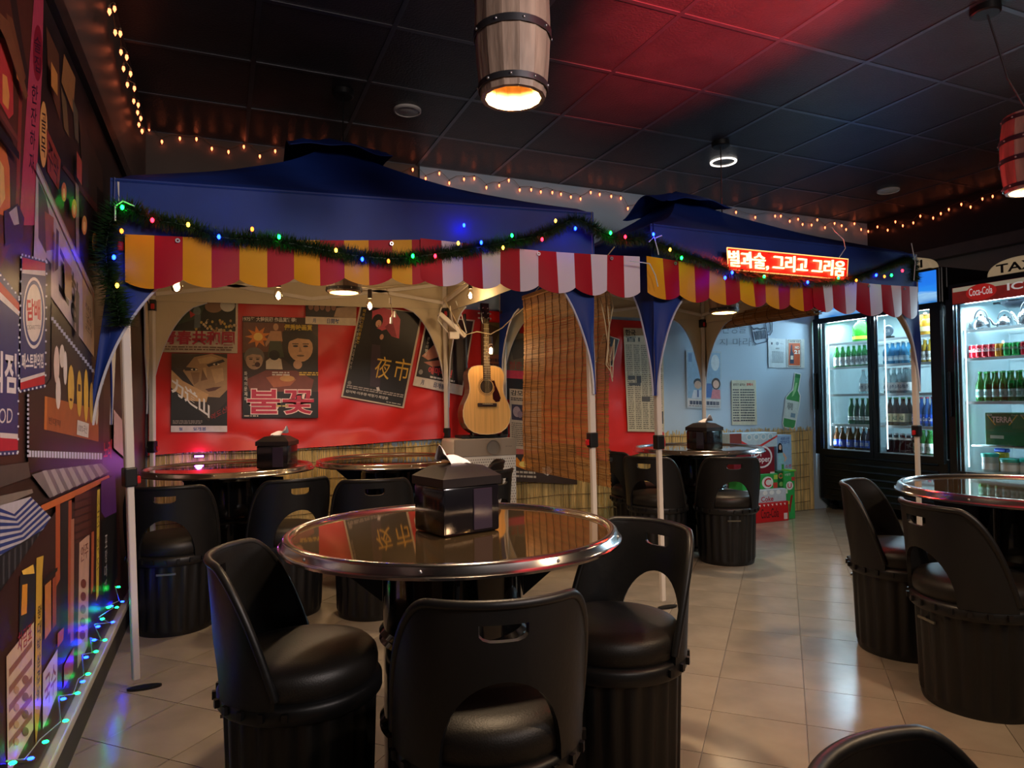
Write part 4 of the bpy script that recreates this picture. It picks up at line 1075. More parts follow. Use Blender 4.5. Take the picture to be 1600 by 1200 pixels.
# marker drawing on the blue wall
t = thing('wall_drawing', 'marker drawing of a beer mug and Korean words on the blue wall', 'drawing', ony(1190, 520, YW))
M_mark = ink(96, 112, 134)
def stroke(pts, w=.0042):
    q = [ony(p[0], p[1], YW) for p in Z4(pts)]
    MB().tube(q, w, 5).build('marker_stroke', M_mark, t, world=True)
stroke([(650, 195), (668, 250), (690, 370), (710, 388), (790, 370), (800, 350), (775, 195)]); stroke([(668, 250), (690, 275), (715, 262), (740, 275), (765, 262), (788, 270)])
for k in range(4): stroke([(690 + 24 * k, 290 - 3 * k), (705 + 23 * k, 355 - 3 * k), (718 + 22 * k, 352 - 3 * k), (706 + 24 * k, 288 - 3 * k)], .003)
stroke([(770, 215), (810, 190), (832, 215), (832, 290), (815, 318), (795, 315)]); stroke([(785, 225), (808, 212), (816, 235), (815, 280), (800, 298)], .003)
stroke([(725, 212), (735, 208), (740, 218), (730, 226), (725, 214)], .003)
for s, q in (('인생을', [(440, 222), (632, 222), (628, 302), (440, 306)]), ('지 마라..', [(420, 348), (705, 336), (702, 405), (420, 398)])):
    m = MB(); letter(m, s, [ony(p[0], p[1], YW) for p in Z4(q)], 0, -.012); m.build('marker_words', M_mark, t, world=True)

# ---------------------------------------------------------------- air purifier and guitar
M_pur = mat('white appliance plastic', (206, 200, 192), .4, var=.03)
M_purg = mat('greige appliance panel', (150, 136, 122), .4, .1, var=.04)
t = thing('air_purifier', 'tall white air purifier with perforated front, guitar on top', 'air purifier', (1.725, 4.66, 0))
MB().bbox((0, 0, .42), (.476, .30, .83), .02, 3).build('body', M_pur, t, smooth=40)
MB().bbox((0, -.148, .775), (.470, .012, .125), .005, 2).build('control_panel', M_purg, t)
MB().lathe([(.001, 0), (.048, 0), (.05, .004)], 28, (0, 0, 0)).build('dial', mat('grey dial', (118, 112, 106), .5), t, smooth=40).matrix_basis = Matrix.Translation((.055, -.1556, .775)) @ Matrix.Rotation(PI / 2, 4, 'X')
m = MB(); letter(m, 'AIR CLEAN', [(.15, -.1545, .782), (.20, -.1545, .782), (.20, -.1545, .774), (.15, -.1545, .774)]); m.build('lettering', ink(90, 84, 80), t)
m = MB()
for i in range(26):
    for j in range(34):
        x = -.215 + .0172 * i + (.0086 if j % 2 else 0); z = .69 - .0195 * j
        m.poly([(x + .0042 * math.cos(a), -.1512, z + .0042 * math.sin(a)) for a in [2 * PI * k / 6 for k in range(6)]])
m.build('perforations', ink(86, 80, 76), t, kind='stuff')
# guitar, standing on the purifier
M_spr = mat('spruce guitar top', (226, 174, 104), .28, var=.12, scale=7, stretch=(12, 1, .4), coat=.3)
M_gside = mat('mahogany guitar side', (112, 62, 36), .3, var=.2, scale=6)
M_fret = mat('rosewood', (52, 34, 28), .45, var=.2, scale=20)
M_pick = mat('dark red pickguard', (54, 16, 18), .2, var=.2)
G = thing('acoustic_guitar', 'natural wood acoustic guitar standing upright on the white air purifier', 'guitar', (1.755, 4.60, .862), 0.06)
G.rotation_euler = (-.06, .015, .04)
half = [(0, 0), (.06, .004), (.11, .018), (.15, .045), (.176, .085), (.187, .13), (.186, .17), (.174, .215), (.152, .258), (.136, .295), (.131, .325), (.133, .36), (.140, .40), (.142, .43), (.134, .46), (.112, .483), (.07, .494), (.0, .496)]
out = half + [(-x, z) for x, z in reversed(half[1:-1])]
m = MB(); m.prism([(x, -.045, z) for x, z in out], (0, .10, 0), 0, 1)
m.build('body', [M_spr, M_gside], G)
e = MB().tube([(x * .992, -.0455, z) for x, z in out] + [(0, -.0455, 0)], .003, 5); e.build('binding', mat('ivory binding', (214, 190, 150), .4), G)
def ring(name, c, r0, r1, m_, y, n=36):
    q = MB(); q.add([(c[0] + r * math.cos(2 * PI * k / n), y, c[1] + r * math.sin(2 * PI * k / n)) for r in (r0, r1) for k in range(n)], [(k, (k + 1) % n, n + (k + 1) % n, n + k) for k in range(n)])
    return q.build(name, m_, G)
hole = (0, .345)
MB().poly([(hole[0] + .05 * math.cos(a), -.0462, hole[1] + .05 * math.sin(a)) for a in [2 * PI * k / 36 for k in range(36)]]).build('sound_hole', mat('dark sound hole', (44, 30, 20), .8), G)
ring('rosette', hole, .056, .060, M_fret, -.0464); ring('rosette', hole, .066, .068, M_fret, -.0464); ring('rosette', hole, .050, .0525, mat('rosette pale', (200, 160, 110), .4), -.0465)
MB().prism([(.038, -.047, .385), (.062, -.047, .39), (.075, -.047, .35), (.098, -.047, .30), (.110, -.047, .262), (.100, -.047, .236), (.070, -.047, .232), (.048, -.047, .255), (.046, -.047, .290), (.060, -.047, .318), (.062, -.047, .345), (.052, -.047, .37)], (0, .001, 0)).build('pickguard', M_pick, G)
MB().bbox((0, -.052, .212), (.15, .012, .026), .005, 2).build('bridge', M_fret, G)
MB().box((0, -.060, .217), (.08, .004, .004)).build('saddle', mat('ivory binding', (214, 190, 150), .4), G)
m = MB(); m.add([(-.027, -.05, .395), (.027, -.05, .395), (.022, -.05, .80), (-.022, -.05, .80), (-.027, -.062, .395), (.027, -.062, .395), (.022, -.062, .80), (-.022, -.062, .80)], [(0, 1, 2, 3), (7, 6, 5, 4), (0, 4, 5, 1), (1, 5, 6, 2), (2, 6, 7, 3), (3, 7, 4, 0)])
m.build('fretboard', M_fret, G)
MB().bbox((0, -.035, .65), (.046, .035, .34), .012, 3).build('neck', M_gside, G, smooth=40)
m = MB(); z = .80
for k in range(19):
    w = .022 + .005 * (.80 - z) / .4
    m.box((0, -.0625, z), (w * 2, .002, .0022)); z -= (z - .16) * .0561
m.build('frets', mat('fret wire', (190, 186, 176), .3, .9), G, kind='stuff')
for k in (3, 5, 7, 9):
    zz = .16 + .64 * 2 ** (-(k - .5) / 12); MB().lathe([(.001, 0), (.004, 0)], 10).build('inlay_dot', mat('ivory binding', (214, 190, 150), .4), G).matrix_basis = Matrix.Translation((0, -.0628, zz)) @ Matrix.Rotation(PI / 2, 4, 'X')
MB().prism([(-.022, -.058, .80), (.022, -.058, .80), (.034, -.05, .83), (.032, -.045, .955), (-.032, -.045, .955), (-.034, -.05, .83)], (0, .016, 0)).build('headstock', mat('black headstock', (26, 18, 16), .25, coat=.4), G)
for k in range(3):
    for s in (-1, 1):
        p = Vector((s * .02, -.052 + .004 * k, .845 + .036 * k)); MB().cyl(p, p + Vector((0, -.014, 0)), .0035, n=8).build('tuning_peg', M_rivet, G)
        MB().bbox((s * .044, -.038, .845 + .036 * k), (.018, .008, .012), .003, 1).build('tuning_knob', M_rivet, G)
for k in range(6):
    x = -.019 + .0076 * k; MB().tube([(x, -.061, .217), (x * .8, -.066, .80), (x * .9, -.062, .84)], .0007, 4).build('string', mat('guitar string', (206, 190, 150), .3, .9), G)
t = thing('guitar_stand', 'low black stand under the guitar body', 'stand', (1.755, 4.66, .836))
MB().bbox((0, .02, .012), (.36, .16, .022), .008, 2).build('base', M_black, t)
for s in (-1, 1): MB().tube([(s * .11, .02, .02), (s * .11, -.095, .016), (s * .11, -.115, .035)], .008, 6).build('cradle_arm', M_black, t)
MB().tube([(-.05, .085, .02), (-.075, .115, .4), (-.085, .12, .92)], .012, 8).build('upright', M_black, t)

# ---------------------------------------------------------------- bamboo blinds
M_bam = mat('split bamboo slats', (166, 116, 62), .6, var=.35, scale=14, stretch=(1, .2, 3))
M_str = mat('dark blind cord', (84, 48, 22), .7)
M_jute = mat('pale pull cord', (206, 186, 146), .7)
t = thing('bamboo_blind', 'long unrolled bamboo blind hanging between the two tents', 'blind', (1.90, 3.66, 0))
rnd = random.Random(9); m = MB(); z = .635; k = 0
def bx(y, z): return 1.90 + .012 * math.sin(y * 4) + .01 * math.sin(z * 5)
while z < 1.80:
    e0 = 3.11 + rnd.uniform(-.006, .006); e1 = 4.21 + rnd.uniform(-.006, .006); h = rnd.uniform(.0042, .0062); vs = []
    ny = 8; zo = [rnd.uniform(-.0012, .0012) for _ in range(ny + 1)]
    for i in range(ny + 1):
        y = e0 + (e1 - e0) * i / ny; X = bx(y, z)
        vs += [(X - .001, y, z + zo[i]), (X - .001, y, z + zo[i] + h), (X + .001, y, z + zo[i] + h / 2)]
    fs = []
    for i in range(ny):
        a = i * 3; fs += [(a, a + 3, a + 4, a + 1), (a + 1, a + 4, a + 5, a + 2), (a + 2, a + 5, a + 3, a)]
    m.add(vs, fs); z += h + rnd.uniform(.0004, .0016); k += 1
m.build('slats', M_bam, t, world=True, kind='stuff')
for i in range(12):
    y = 3.15 + 1.02 * i / 11
    pts = [(bx(y, .63 + 1.18 * j / 40) - .0050 * (1 if j % 2 else .5), y + .004 * math.sin(j * .9 + i), .63 + 1.18 * j / 40) for j in range(41)]
    MB().tube(pts, .0020, 4).build('warp_cord', M_str, t, world=True)
MB().bbox((1.90, 3.66, 1.805), (.022, 1.12, .03), .004, 1).build('head_rail', M_bam, t, world=True)
for y in (3.25, 4.05): MB().tube([(1.90, y, 1.81), (1.96, y, 1.88), (2.03, y, 1.96)], .003, 5).build('hanger_cord', M_jute, t, world=True)
cp = [ony(p[0], p[1], 3.12) for p in ((936, 458), (945, 500), (951, 548), (955, 585), (953, 560), (960, 530), (957, 590), (949, 565), (950, 520), (958, 480), (953, 455))]
MB().tube(cp, .003, 5).build('pull_cord', M_jute, t, world=True)
cp = [ony(p[0], p[1], 3.11) for p in ((947, 452), (952, 510), (950, 540), (947, 570), (954, 580), (957, 596))]
MB().tube(cp, .003, 5).build('pull_cord', M_jute, t, world=True)
t = thing('rolled_blind', 'rolled-up bamboo blind tied under the fridge-side edge of the second tent', 'blind', (4.06, 4.28, 1.78))
m = MB(); n = 46
for k in range(n):
    a = 2 * PI * k / n; r = .058 + .004 * (k % 3)
    m.box((r * math.cos(a), 0, r * math.sin(a)), (.007, 1.12 + .02 * ((k * 7) % 3), .0045), 0, Matrix.Rotation(-a, 3, 'Y'))
for k in range(18):
    a = 2 * PI * k / 18; r = .03
    m.box((r * math.cos(a), 0, r * math.sin(a)), (.009, 1.11, .005), 0, Matrix.Rotation(-a, 3, 'Y'))
m.build('slats', M_bam, t, kind='stuff')
for i in range(9):
    y = -.52 + .13 * i
    MB().tube([(.068 * math.cos(q), y + .006 * math.sin(2 * q), .068 * math.sin(q)) for q in [2 * PI * j / 24 for j in range(25)]], .003, 4).build('warp_cord', M_str, t)
for y in (-.4, .4): MB().tube([(0, y, .06), (.01, y, .2)], .004, 5).build('tie_cord', M_jute, t)
# ---------------------------------------------------------------- fridges
M_fr = mat('black fridge enamel', (15, 15, 17), .3, var=.15, scale=6)
M_lin = mat('white fridge liner', (206, 226, 232), .45, var=.02)
M_wsh = mat('white coated wire', (210, 222, 226), .4)
M_pane = pane('fridge door glass', (.97, 1, 1), .03)
M_led = emis('cool led strip', (.72, .9, 1), 3.2)
M_alu = mat('grey aluminium edge', (120, 140, 152), .3, .6)
M_screen = None
def screen_mat():
    m = bpy.data.materials.new('lit sky screen'); m.use_nodes = True; nt = m.node_tree; b = nt.nodes['Principled BSDF']
    tc = nt.nodes.new('ShaderNodeTexCoord'); sp = nt.nodes.new('ShaderNodeSeparateXYZ'); nt.links.new(tc.outputs['Generated'], sp.inputs[0])
    n = nt.nodes.new('ShaderNodeTexNoise'); n.inputs['Scale'].default_value = 5; nt.links.new(tc.outputs['Generated'], n.inputs['Vector'])
    ad = nt.nodes.new('ShaderNodeMath'); ad.operation = 'MULTIPLY_ADD'; ad.inputs[1].default_value = .55; nt.links.new(n.outputs[0], ad.inputs[0]); nt.links.new(sp.outputs['Z'], ad.inputs[2])
    r = nt.nodes.new('ShaderNodeValToRGB'); e = r.color_ramp.elements
    e[0].position = .25; e[0].color = lin((40, 120, 200)) + (1,); e[1].position = 1.2 / 1.3; e[1].color = lin((30, 120, 235)) + (1,)
    q = e.new(.5); q.color = lin((150, 200, 240)) + (1,); q = e.new(.62); q.color = lin((40, 140, 240)) + (1,)
    nt.links.new(ad.outputs[0], r.inputs[0]); nt.links.new(r.outputs[0], b.inputs['Emission Color']); b.inputs['Emission Strength'].default_value = 1.0
    b.inputs['Base Color'].default_value = (.02, .02, .02, 1)
    return m
M_screen = screen_mat()
FX = 5.42
def fridge(label, y0, y1, H, gz0, gz1, doors, shelves, name):
    """front faces -x; doors: list of (ya, yb) glass openings"""
    t = thing(name, label, 'fridge', (FX + .37, (y0 + y1) / 2, 0))
    D = .74; b = .11
    def bx(nm, xa, xb, ya, yb, za, zb, m_, bev=.004, par=None):
        return MB().bbox(((xa + xb) / 2, (ya + yb) / 2, (za + zb) / 2), (xb - xa, yb - ya, zb - za), bev, 1).build(nm, m_, par or t, world=True)
    bx('back_panel', FX + D - .04, FX + D, y0, y1, b, H, M_fr); bx('side_panel', FX + .06, FX + D - .04, y0, y0 + .04, b, H, M_fr); bx('side_panel', FX + .06, FX + D - .04, y1 - .04, y1, b, H, M_fr)
    bx('top_panel', FX + .06, FX + D - .04, y0 + .04, y1 - .04, H - .04, H, M_fr); bx('base_panel', FX + .06, FX + D - .04, y0 + .04, y1 - .04, b, gz0 - .03, M_fr)
    bx('header', FX, FX + .06, y0, y1, gz1 + .02, H, M_fr, .006)
    kick = bx('kick_panel', FX + .01, FX + .06, y0, y1, b, gz0 - .02, M_fr, .006)
    for k in range(7):
        z = b + .05 + k * (gz0 - b - .12) / 6
        MB().box((FX + .005, (y0 + y1) / 2, z), (.014, y1 - y0 - .16, .016), 0, Matrix.Rotation(.5, 3, 'Y')).build('louvre', M_fr, kick).matrix_basis = Matrix.Translation((-t.location.x, -t.location.y, 0))
    li = .012
    bx('liner', FX + D - .06, FX + D - .041, y0 + .042, y1 - .042, gz0 - .02, H - .05, M_lin); bx('liner', FX + .07, FX + D - .05, y0 + .041, y0 + .055, gz0 - .02, H - .05, M_lin); bx('liner', FX + .07, FX + D - .05, y1 - .055, y1 - .041, gz0 - .02, H - .05, M_lin)
    bx('liner', FX + .07, FX + D - .05, y0 + .05, y1 - .05, gz0 - .028, gz0 - .012, M_lin); bx('liner', FX + .07, FX + D - .05, y0 + .05, y1 - .05, H - .075, H - .055, M_lin)
    for (ya, yb) in doors:
        i = doors.index((ya, yb))
        ya2 = y0 + .002 if i == 0 else (doors[i - 1][1] + ya) / 2 + .003
        yb2 = y1 - .002 if i == len(doors) - 1 else (yb + doors[i + 1][0]) / 2 - .003
        m = MB(); fx = FX - .035; w = .034
        for (a, c, e, f) in ((ya2, ya, gz0 - .05, gz1 + .05), (yb, yb2, gz0 - .05, gz1 + .05), (ya, yb, gz0 - .05, gz0), (ya, yb, gz1, gz1 + .05)):
            m.box((fx + w / 2, (a + c) / 2, (e + f) / 2), (w, c - a, f - e))
        d = m.build('door', M_fr, t, world=True)
        lo = Vector(t.location)
        def sub(mm, nm, mt):
            mm.v = [(p[0] - lo.x, p[1] - lo.y, p[2] - lo.z) for p in mm.v]; return mm.build(nm, mt, d)
        sub(MB().box((fx + .018, (ya + yb) / 2, (gz0 + gz1) / 2), (.006, yb - ya, gz1 - gz0)), 'glass_pane', M_pane)
        sub(MB().bbox((fx - .016, yb2 - .026, (gz0 + gz1) / 2 - .05), (.02, .02, .36), .006, 2), 'handle', M_fr)
        m = MB()
        for (c, s) in (((fx + .03, ya + .006, (gz0 + gz1) / 2), (.008, .008, gz1 - gz0)), ((fx + .03, yb - .006, (gz0 + gz1) / 2), (.008, .008, gz1 - gz0))): m.box(c, s)
        sub(m, 'edge_strip', M_alu)
        for s, yy in ((-1, yb - .03),):
            sub(MB().box((FX + .062, yy, (gz0 + gz1) / 2), (.008, .007, gz1 - gz0 - .06)), 'led_strip', M_led)
    for z in shelves:
        m = MB(); x0, x1, ya, yb = FX + .09, FX + D - .07, y0 + .06, y1 - .06
        m.box((x0, (ya + yb) / 2, z - .012), (.010, yb - ya, .022)); m.box((x1, (ya + yb) / 2, z - .008), (.008, yb - ya, .010))
        for k in range(int((yb - ya) / .028)):
            m.box(((x0 + x1) / 2, ya + .014 + .028 * k, z - .004), (x1 - x0, .005, .005))
        m.build('wire_shelf', M_wsh, t, world=True)
    for yy in [y0 + .07, y1 - .07]:
        for xx in (FX + .12, FX + D - .1):
            m = MB().cyl((xx, yy - .014, .045), (xx, yy + .014, .045), .043, n=14); m.box((xx, yy, .10), (.05, .04, .03)); m.build('caster', M_black, t, world=True)
    return t
Z1 = dict(a=1.626, b=1.394, c=1.131, d=.843, e=.60)
F1 = fridge('tall black double glass-door drinks fridge with blue sky screen, nearest the reed screen', 3.69, 4.985, 2.16, .60, 1.82, [(3.78, 4.30), (4.375, 4.92)], list(Z1.values()), 'drinks_fridge')
m = MB().bbox((FX - .006, 4.33, 2.005), (.014, 1.2, .27), .003, 1); m.build('screen', M_screen, F1, world=True, label='lit header screen showing a blue sky')
MB().bbox((FX - .004, 4.33, 2.005), (.012, 1.25, .30), .004, 1).build('screen_bezel', M_fr, F1, world=True)
Z2 = dict(a=1.628, b=1.40, c=1.054, e=.50)
F2 = fridge('black glass-door fridge with red cola header and kettles inside', 2.36, 3.645, 2.0, .50, 1.825, [(2.44, 3.585)], list(Z2.values()), 'drinks_fridge')
# header print of the second fridge
def hq(y0, y1, z0, z1, k=0): return [(FX - .0375 - .001 * k, y0, z1), (FX - .0375 - .001 * k, y1, z1), (FX - .0375 - .001 * k, y1, z0), (FX - .0375 - .001 * k, y0, z0)]
hd = MB().box((FX - .031, 3.0, 1.895), (.010, 1.17, .13)).build('header_sign', mat('lit red-brown header print', (150, 44, 36), .35, var=.5, scale=9, emit=lin((150, 44, 36)), est=.25), F2, world=True)
def hsub(nm, col, q, txt=None, b=0):
    m = MB()
    if txt: letter(m, txt, q, 0, b)
    else: m.poly(q)
    lo = F2.location; m.v = [(p[0] - lo.x, p[1] - lo.y, p[2] - lo.z) for p in m.v]
    m.build(nm, mat(nm + str(col), col, .35, var=.03, emit=lin(col), est=.35), hd)
hsub('pale_band', (186, 176, 150), hq(3.58, 2.42, 1.925, 1.958))
dc = [(FX - .0392, 3.36 + .115 * math.cos(a), 1.898 + .062 * math.sin(a)) for a in [2 * PI * k / 30 for k in range(30)]][::-1]
hsub('red_disc', (196, 40, 34), dc)
hsub('script_lettering', (236, 226, 222), [(FX - .0405, 3.45, 1.935), (FX - .0405, 3.275, 1.935), (FX - .0405, 3.275, 1.875), (FX - .0405, 3.45, 1.875)], 'Coca-Cola', .01)
hsub('block_lettering', (232, 226, 222), [(FX - .0405, 3.17, 1.932), (FX - .0405, 2.62, 1.932), (FX - .0405, 2.62, 1.878), (FX - .0405, 3.17, 1.878)], 'ICE COLD', .02)
for (y0, y1, za, zb, p) in ((3.75, 4.93, .6, 1.82, 7.0), (2.42, 3.59, .5, 1.82, 7.5)):
    lamp('AREA', 'fridge_light', (FX + .20, (y0 + y1) / 2, zb + .01), p * 2.2, (.64, .88, 1.0), y1 - y0 - .1, (FX + .36, (y0 + y1) / 2, za), sy=.22)
    for yy in (y0 + .04, y1 - .04):
        lamp('AREA', 'fridge_light', (FX + .09, yy, (za + zb) / 2), p * .5, (.66, .88, 1.0), .012, (FX + .45, (y0 + y1) / 2, (za + zb) / 2), sy=zb - za - .1)
    lamp('AREA', 'fridge_light', (FX + .05, (y0 + y1) / 2, zb - .006), 16, (.62, .85, 1.0), y1 - y0 - .1, (FX - 1.0, (y0 + y1) / 2, zb - .75), sy=.012)
# taxi roof lights
M_dome = mat('ivory taxi roof light', (236, 216, 176), .35, var=.03, emit=(1, .72, .4), est=.16)
def taxi(y, z, label, back=0.0):
    t = thing('taxi_light', label, 'sign', (FX + .10 + back, y, z))
    L, h = .23, .125
    pf = [(L * math.cos(a), h * math.sin(a) ** .8) for a in [PI * k / 24 for k in range(25)]]
    m = MB(); n = len(pf)
    vs = []
    for x, sc in ((-.055, .93), (-.04, 1), (.04, 1), (.055, .93)): vs += [(x, a * sc, b * sc) for a, b in pf]
    fs = [(L_ * n + i, L_ * n + i + 1, (L_ + 1) * n + i + 1, (L_ + 1) * n + i) for L_ in range(3) for i in range(n - 1)] + [tuple(range(n - 1, -1, -1)), tuple(3 * n + i for i in range(n))]
    m.add(vs, fs); m.build('dome', M_dome, t, smooth=40)
    MB().bbox((0, 0, -.006), (.13, L * 2, .014), .004, 1).build('base', M_black, t)
    m = MB(); letter(m, 'TAXI', [(-.0562, .155, .085), (-.0562, -.155, .085), (-.0562, -.155, .018), (-.0562, .155, .018)], 0, .02); m.build('lettering', ink(30, 26, 26), t)
taxi(3.14, 2.013, 'ivory taxi roof light on the fridge with the red cola header')
taxi(4.04, 2.173, 'ivory taxi roof light on the fridge with the blue screen, half behind garland')

# ---------------------------------------------------------------- bottles, cans and kettles on the shelves
def glass(name, col, rough=.08, tr=.55): return mat(name, col, rough, var=.05, trans=tr, ior=1.3)
G_green = glass('green bottle glass', (46, 150, 66)); G_dgreen = glass('deep green bottle glass', (26, 110, 40)); G_clear = glass('clear bottle glass', (214, 232, 236), .05, .8)
G_blue = glass('blue bottle glass', (40, 110, 196)); G_sky = glass('pale blue bottle', (90, 176, 226)); G_amber = glass('brown bottle glass', (92, 52, 22)); G_gold = glass('golden drink', (226, 190, 70)); G_dark = glass('dark bottle glass', (34, 24, 26), .1, .2)
L_white = ink(232, 236, 236, .4); L_green = ink(40, 140, 70, .4); L_blue = ink(36, 80, 190, .4); L_silver = mat('silver cap', (200, 204, 210), .3, .8); L_cream = ink(220, 206, 160, .4); L_navy = ink(28, 40, 96, .4); L_yel = ink(220, 190, 60, .4)
PR = {}
def bottle_kind(key, r, h, neck, body, lab, lcol, capc, mark=None, mcol=None):
    pf = [(.001, 0), (r * .92, 0), (r, .006), (r, h * .52), (r * .93, h * .60), (neck * 1.4, h * .74), (neck, h * .82), (neck, h * .955), (neck * 1.15, h * .96), (neck * 1.15, h * .975)]
    b = MB().lathe(pf, 14).mesh('bottle_glass', body, 40)
    l = MB().lathe([(r + .0006, h * lab[0]), (r + .0008, h * lab[1])], 14).mesh('label', lcol, 40) if lab else None
    c = MB().lathe([(neck * 1.22, h * .945), (neck * 1.25, h), (.001, h)], 10).mesh('cap', capc, 40)
    k = None
    if mark:
        m = MB(); z0, z1 = h * (lab[0] * .75 + lab[1] * .25), h * (lab[0] * .3 + lab[1] * .7); w = r * .62
        letter(m, mark, [(-r - .0016, w, z1), (-r - .0016, -w, z1), (-r - .0016, -w, z0), (-r - .0016, w, z0)], 0, .02)
        k = m.mesh('lettering', mcol)
    PR[key] = (b, l, c, k)
bottle_kind('soju', .032, .205, .013, G_green, (.05, .46), L_white, L_green, '참이슬', ink(40, 120, 70))
bottle_kind('soju2', .032, .205, .013, G_green, (.06, .46), L_white, L_silver, '새로', ink(40, 60, 80))
bottle_kind('beer', .034, .245, .0125, G_dgreen, (.16, .30), L_white, L_green, 'TERRA', ink(20, 90, 40))
bottle_kind('clear', .036, .225, .014, G_clear, (.10, .42), L_white, L_silver, '소주', ink(70, 90, 120))
bottle_kind('cass', .033, .215, .012, G_amber, (.10, .42), L_blue, L_silver, '355', L_white)
bottle_kind('sky', .034, .198, .014, G_sky, (.14, .36), ink(170, 210, 236, .4), L_white, '맑음', L_white)
bottle_kind('gold', .036, .2, .014, G_gold, (.08, .45), L_white, L_white, '매실', ink(90, 80, 40))
bottle_kind('brown', .035, .25, .0125, G_amber, (.12, .42), L_cream, L_green, 'ALE', ink(40, 90, 50))
bottle_kind('bluebeer', .034, .25, .0125, G_blue, (.10, .40), L_blue, ink(150, 40, 60, .4), 'Cass', L_white)
bottle_kind('dark', .033, .165, .016, G_dark, (.70, .80), L_white, L_silver)
bottle_kind('heine', .032, .235, .0125, G_dgreen, (.14, .40), ink(150, 190, 190, .4), L_green, 'BEER', ink(30, 90, 60))
_cnt = {}
def put(key, x, y, z, label, group):
    t = thing('bottle', label, 'bottle', (x, y, z), 0, group)
    b, l, c, k = PR[key]
    link('glass_body', b, t)
    if l: link('label', l, t)
    link('cap', c, t)
    if k: link('lettering', k, t)
    return t
def row(key, pxs, pyy, z, desc, where, group, x=5.565, back=0, skip=None):
    n = len(pxs)
    for i, px in enumerate(pxs):
        y = onx(px, pyy, x).y
        put(key, x, y, z, '%s, %s from left, %s' % (desc, ORD[i], where), group)
        for b in range(back):
            xx = x + .085 * (b + 1)
            put(key, xx, y + .01, z, '%s behind the %s from left, %s' % (desc, ORD[i], where), group) if b == 0 else None
row('soju2', [1308, 1317, 1326, 1334.5, 1343, 1351, 1359], 560, Z1['b'], 'green soju bottle', 'second shelf, left screen fridge door', 'soju bottles in the screen fridge', back=1)
row('clear', [1349.5, 1359.5], 600, Z1['c'], 'clear bottle with pale label', 'third shelf, left screen fridge door', 'clear bottles in the screen fridge')
row('beer', [1331, 1339.5, 1348.5, 1357.5], 645, Z1['d'], 'green beer bottle', 'fourth shelf, left screen fridge door', 'green beers in the screen fridge', back=1)
row('cass', [1308, 1317, 1329, 1341.5, 1350, 1358], 690, Z1['e'], 'brown blue-label bottle', 'bottom shelf, left screen fridge door', 'blue label beers in the screen fridge', back=1)
row('sky', [1386, 1395, 1404, 1412], 560, Z1['b'], 'sky blue bottle', 'second shelf, right screen fridge door', 'sky blue bottles in the screen fridge', back=1)
row('gold', [1429, 1437, 1446, 1455], 560, Z1['b'], 'golden plum drink bottle', 'second shelf, right screen fridge door', 'golden bottles in the screen fridge', back=1)
row('clear', [1388, 1397.5, 1406, 1413.5, 1420], 600, Z1['c'], 'clear grey-label bottle', 'third shelf, right screen fridge door', 'clear bottles right of the fridge divider', back=1)
row('brown', [1391, 1402, 1412.5], 645, Z1['d'], 'green-capped brown bottle', 'fourth shelf, right screen fridge door', 'green cap ales in the screen fridge', back=1)
row('bluebeer', [1432, 1440.5, 1449.5, 1458], 645, Z1['d'], 'bright blue bottle', 'fourth shelf, right screen fridge door', 'blue bottles in the screen fridge', back=1)
row('dark', [1391, 1401, 1411, 1420], 690, Z1['e'], 'silver-capped dark bottle', 'bottom shelf, right screen fridge door', 'dark bottles in the screen fridge', back=1)
row('soju', [1434, 1443.5, 1454.5], 690, Z1['e'], 'green soju bottle', 'bottom shelf, right screen fridge door', 'soju bottles right of the fridge divider', back=1)
row('heine', [1532, 1544.5, 1557, 1568.5, 1582, 1595, 1608], 600, Z2['c'], 'dark green beer bottle', 'third cola fridge shelf', 'green beers in the cola fridge', back=1)
# odd things on the top shelf of the screen fridge
def sits(name, label, cat, px, py, x, z): return thing(name, label, cat, (x, onx(px, py, x).y, z))
t = sits('green_jug', 'large clear green jug on the top shelf of the screen fridge', 'jug', 1346, 520, 5.70, Z1['a'])
MB().lathe([(.001, 0), (.075, 0), (.08, .01), (.08, .15), (.05, .19), (.03, .2), (.03, .215), (.001, .217)], 20).build('body', glass('green jug', (70, 190, 60), .1, .5), t, smooth=40)
MB().lathe([(.0815, .03), (.0815, .06)], 20).build('band', L_yel, t, smooth=40); MB().lathe([(.033, .205), (.033, .225), (.001, .226)], 14).build('cap', L_white, t, smooth=40)
t = sits('round_plaque', 'small round silver plaque on the top shelf beside the fridge divider', 'plaque', 1389, 528, 5.56, Z1['a'])
MB().lathe([(.001, 0), (.05, 0), (.052, .006), (.045, .012), (.001, .012)], 26).build('disc', mat('pewter plaque', (140, 156, 176), .3, .7), t, smooth=40).matrix_basis = Matrix.Translation((0, 0, .07)) @ Matrix.Rotation(-PI / 2, 4, 'Y')
MB().box((.01, 0, .012), (.05, .06, .02)).build('stand', M_black, t)
m = MB(); letter(m, 'OB', [(-.0132, .022, .084), (-.0132, -.022, .084), (-.0132, -.022, .056), (-.0132, .022, .056)], 0, .02); m.build('lettering', ink(230, 236, 240), t)
t = sits('tequila_bottle', 'squat clear liquor bottle with round stopper on the top fridge shelf', 'bottle', 1446, 505, 5.57, Z1['a'])
MB().lathe([(.001, 0), (.05, 0), (.054, .01), (.05, .08), (.035, .12), (.016, .14), (.016, .165)], 18).build('glass_body', G_gold, t, smooth=40); MB().sphere((0, 0, .178), .019, 10).build('stopper', mat('cork stopper', (150, 110, 70), .6), t, smooth=60)
MB().lathe([(.0545, .03), (.0535, .07)], 18).build('label', L_cream, t, smooth=40)
t = sits('liquor_card', 'orange advertising card with a bottle print behind the squat bottle', 'sign', 1452, 500, 5.66, Z1['a'])
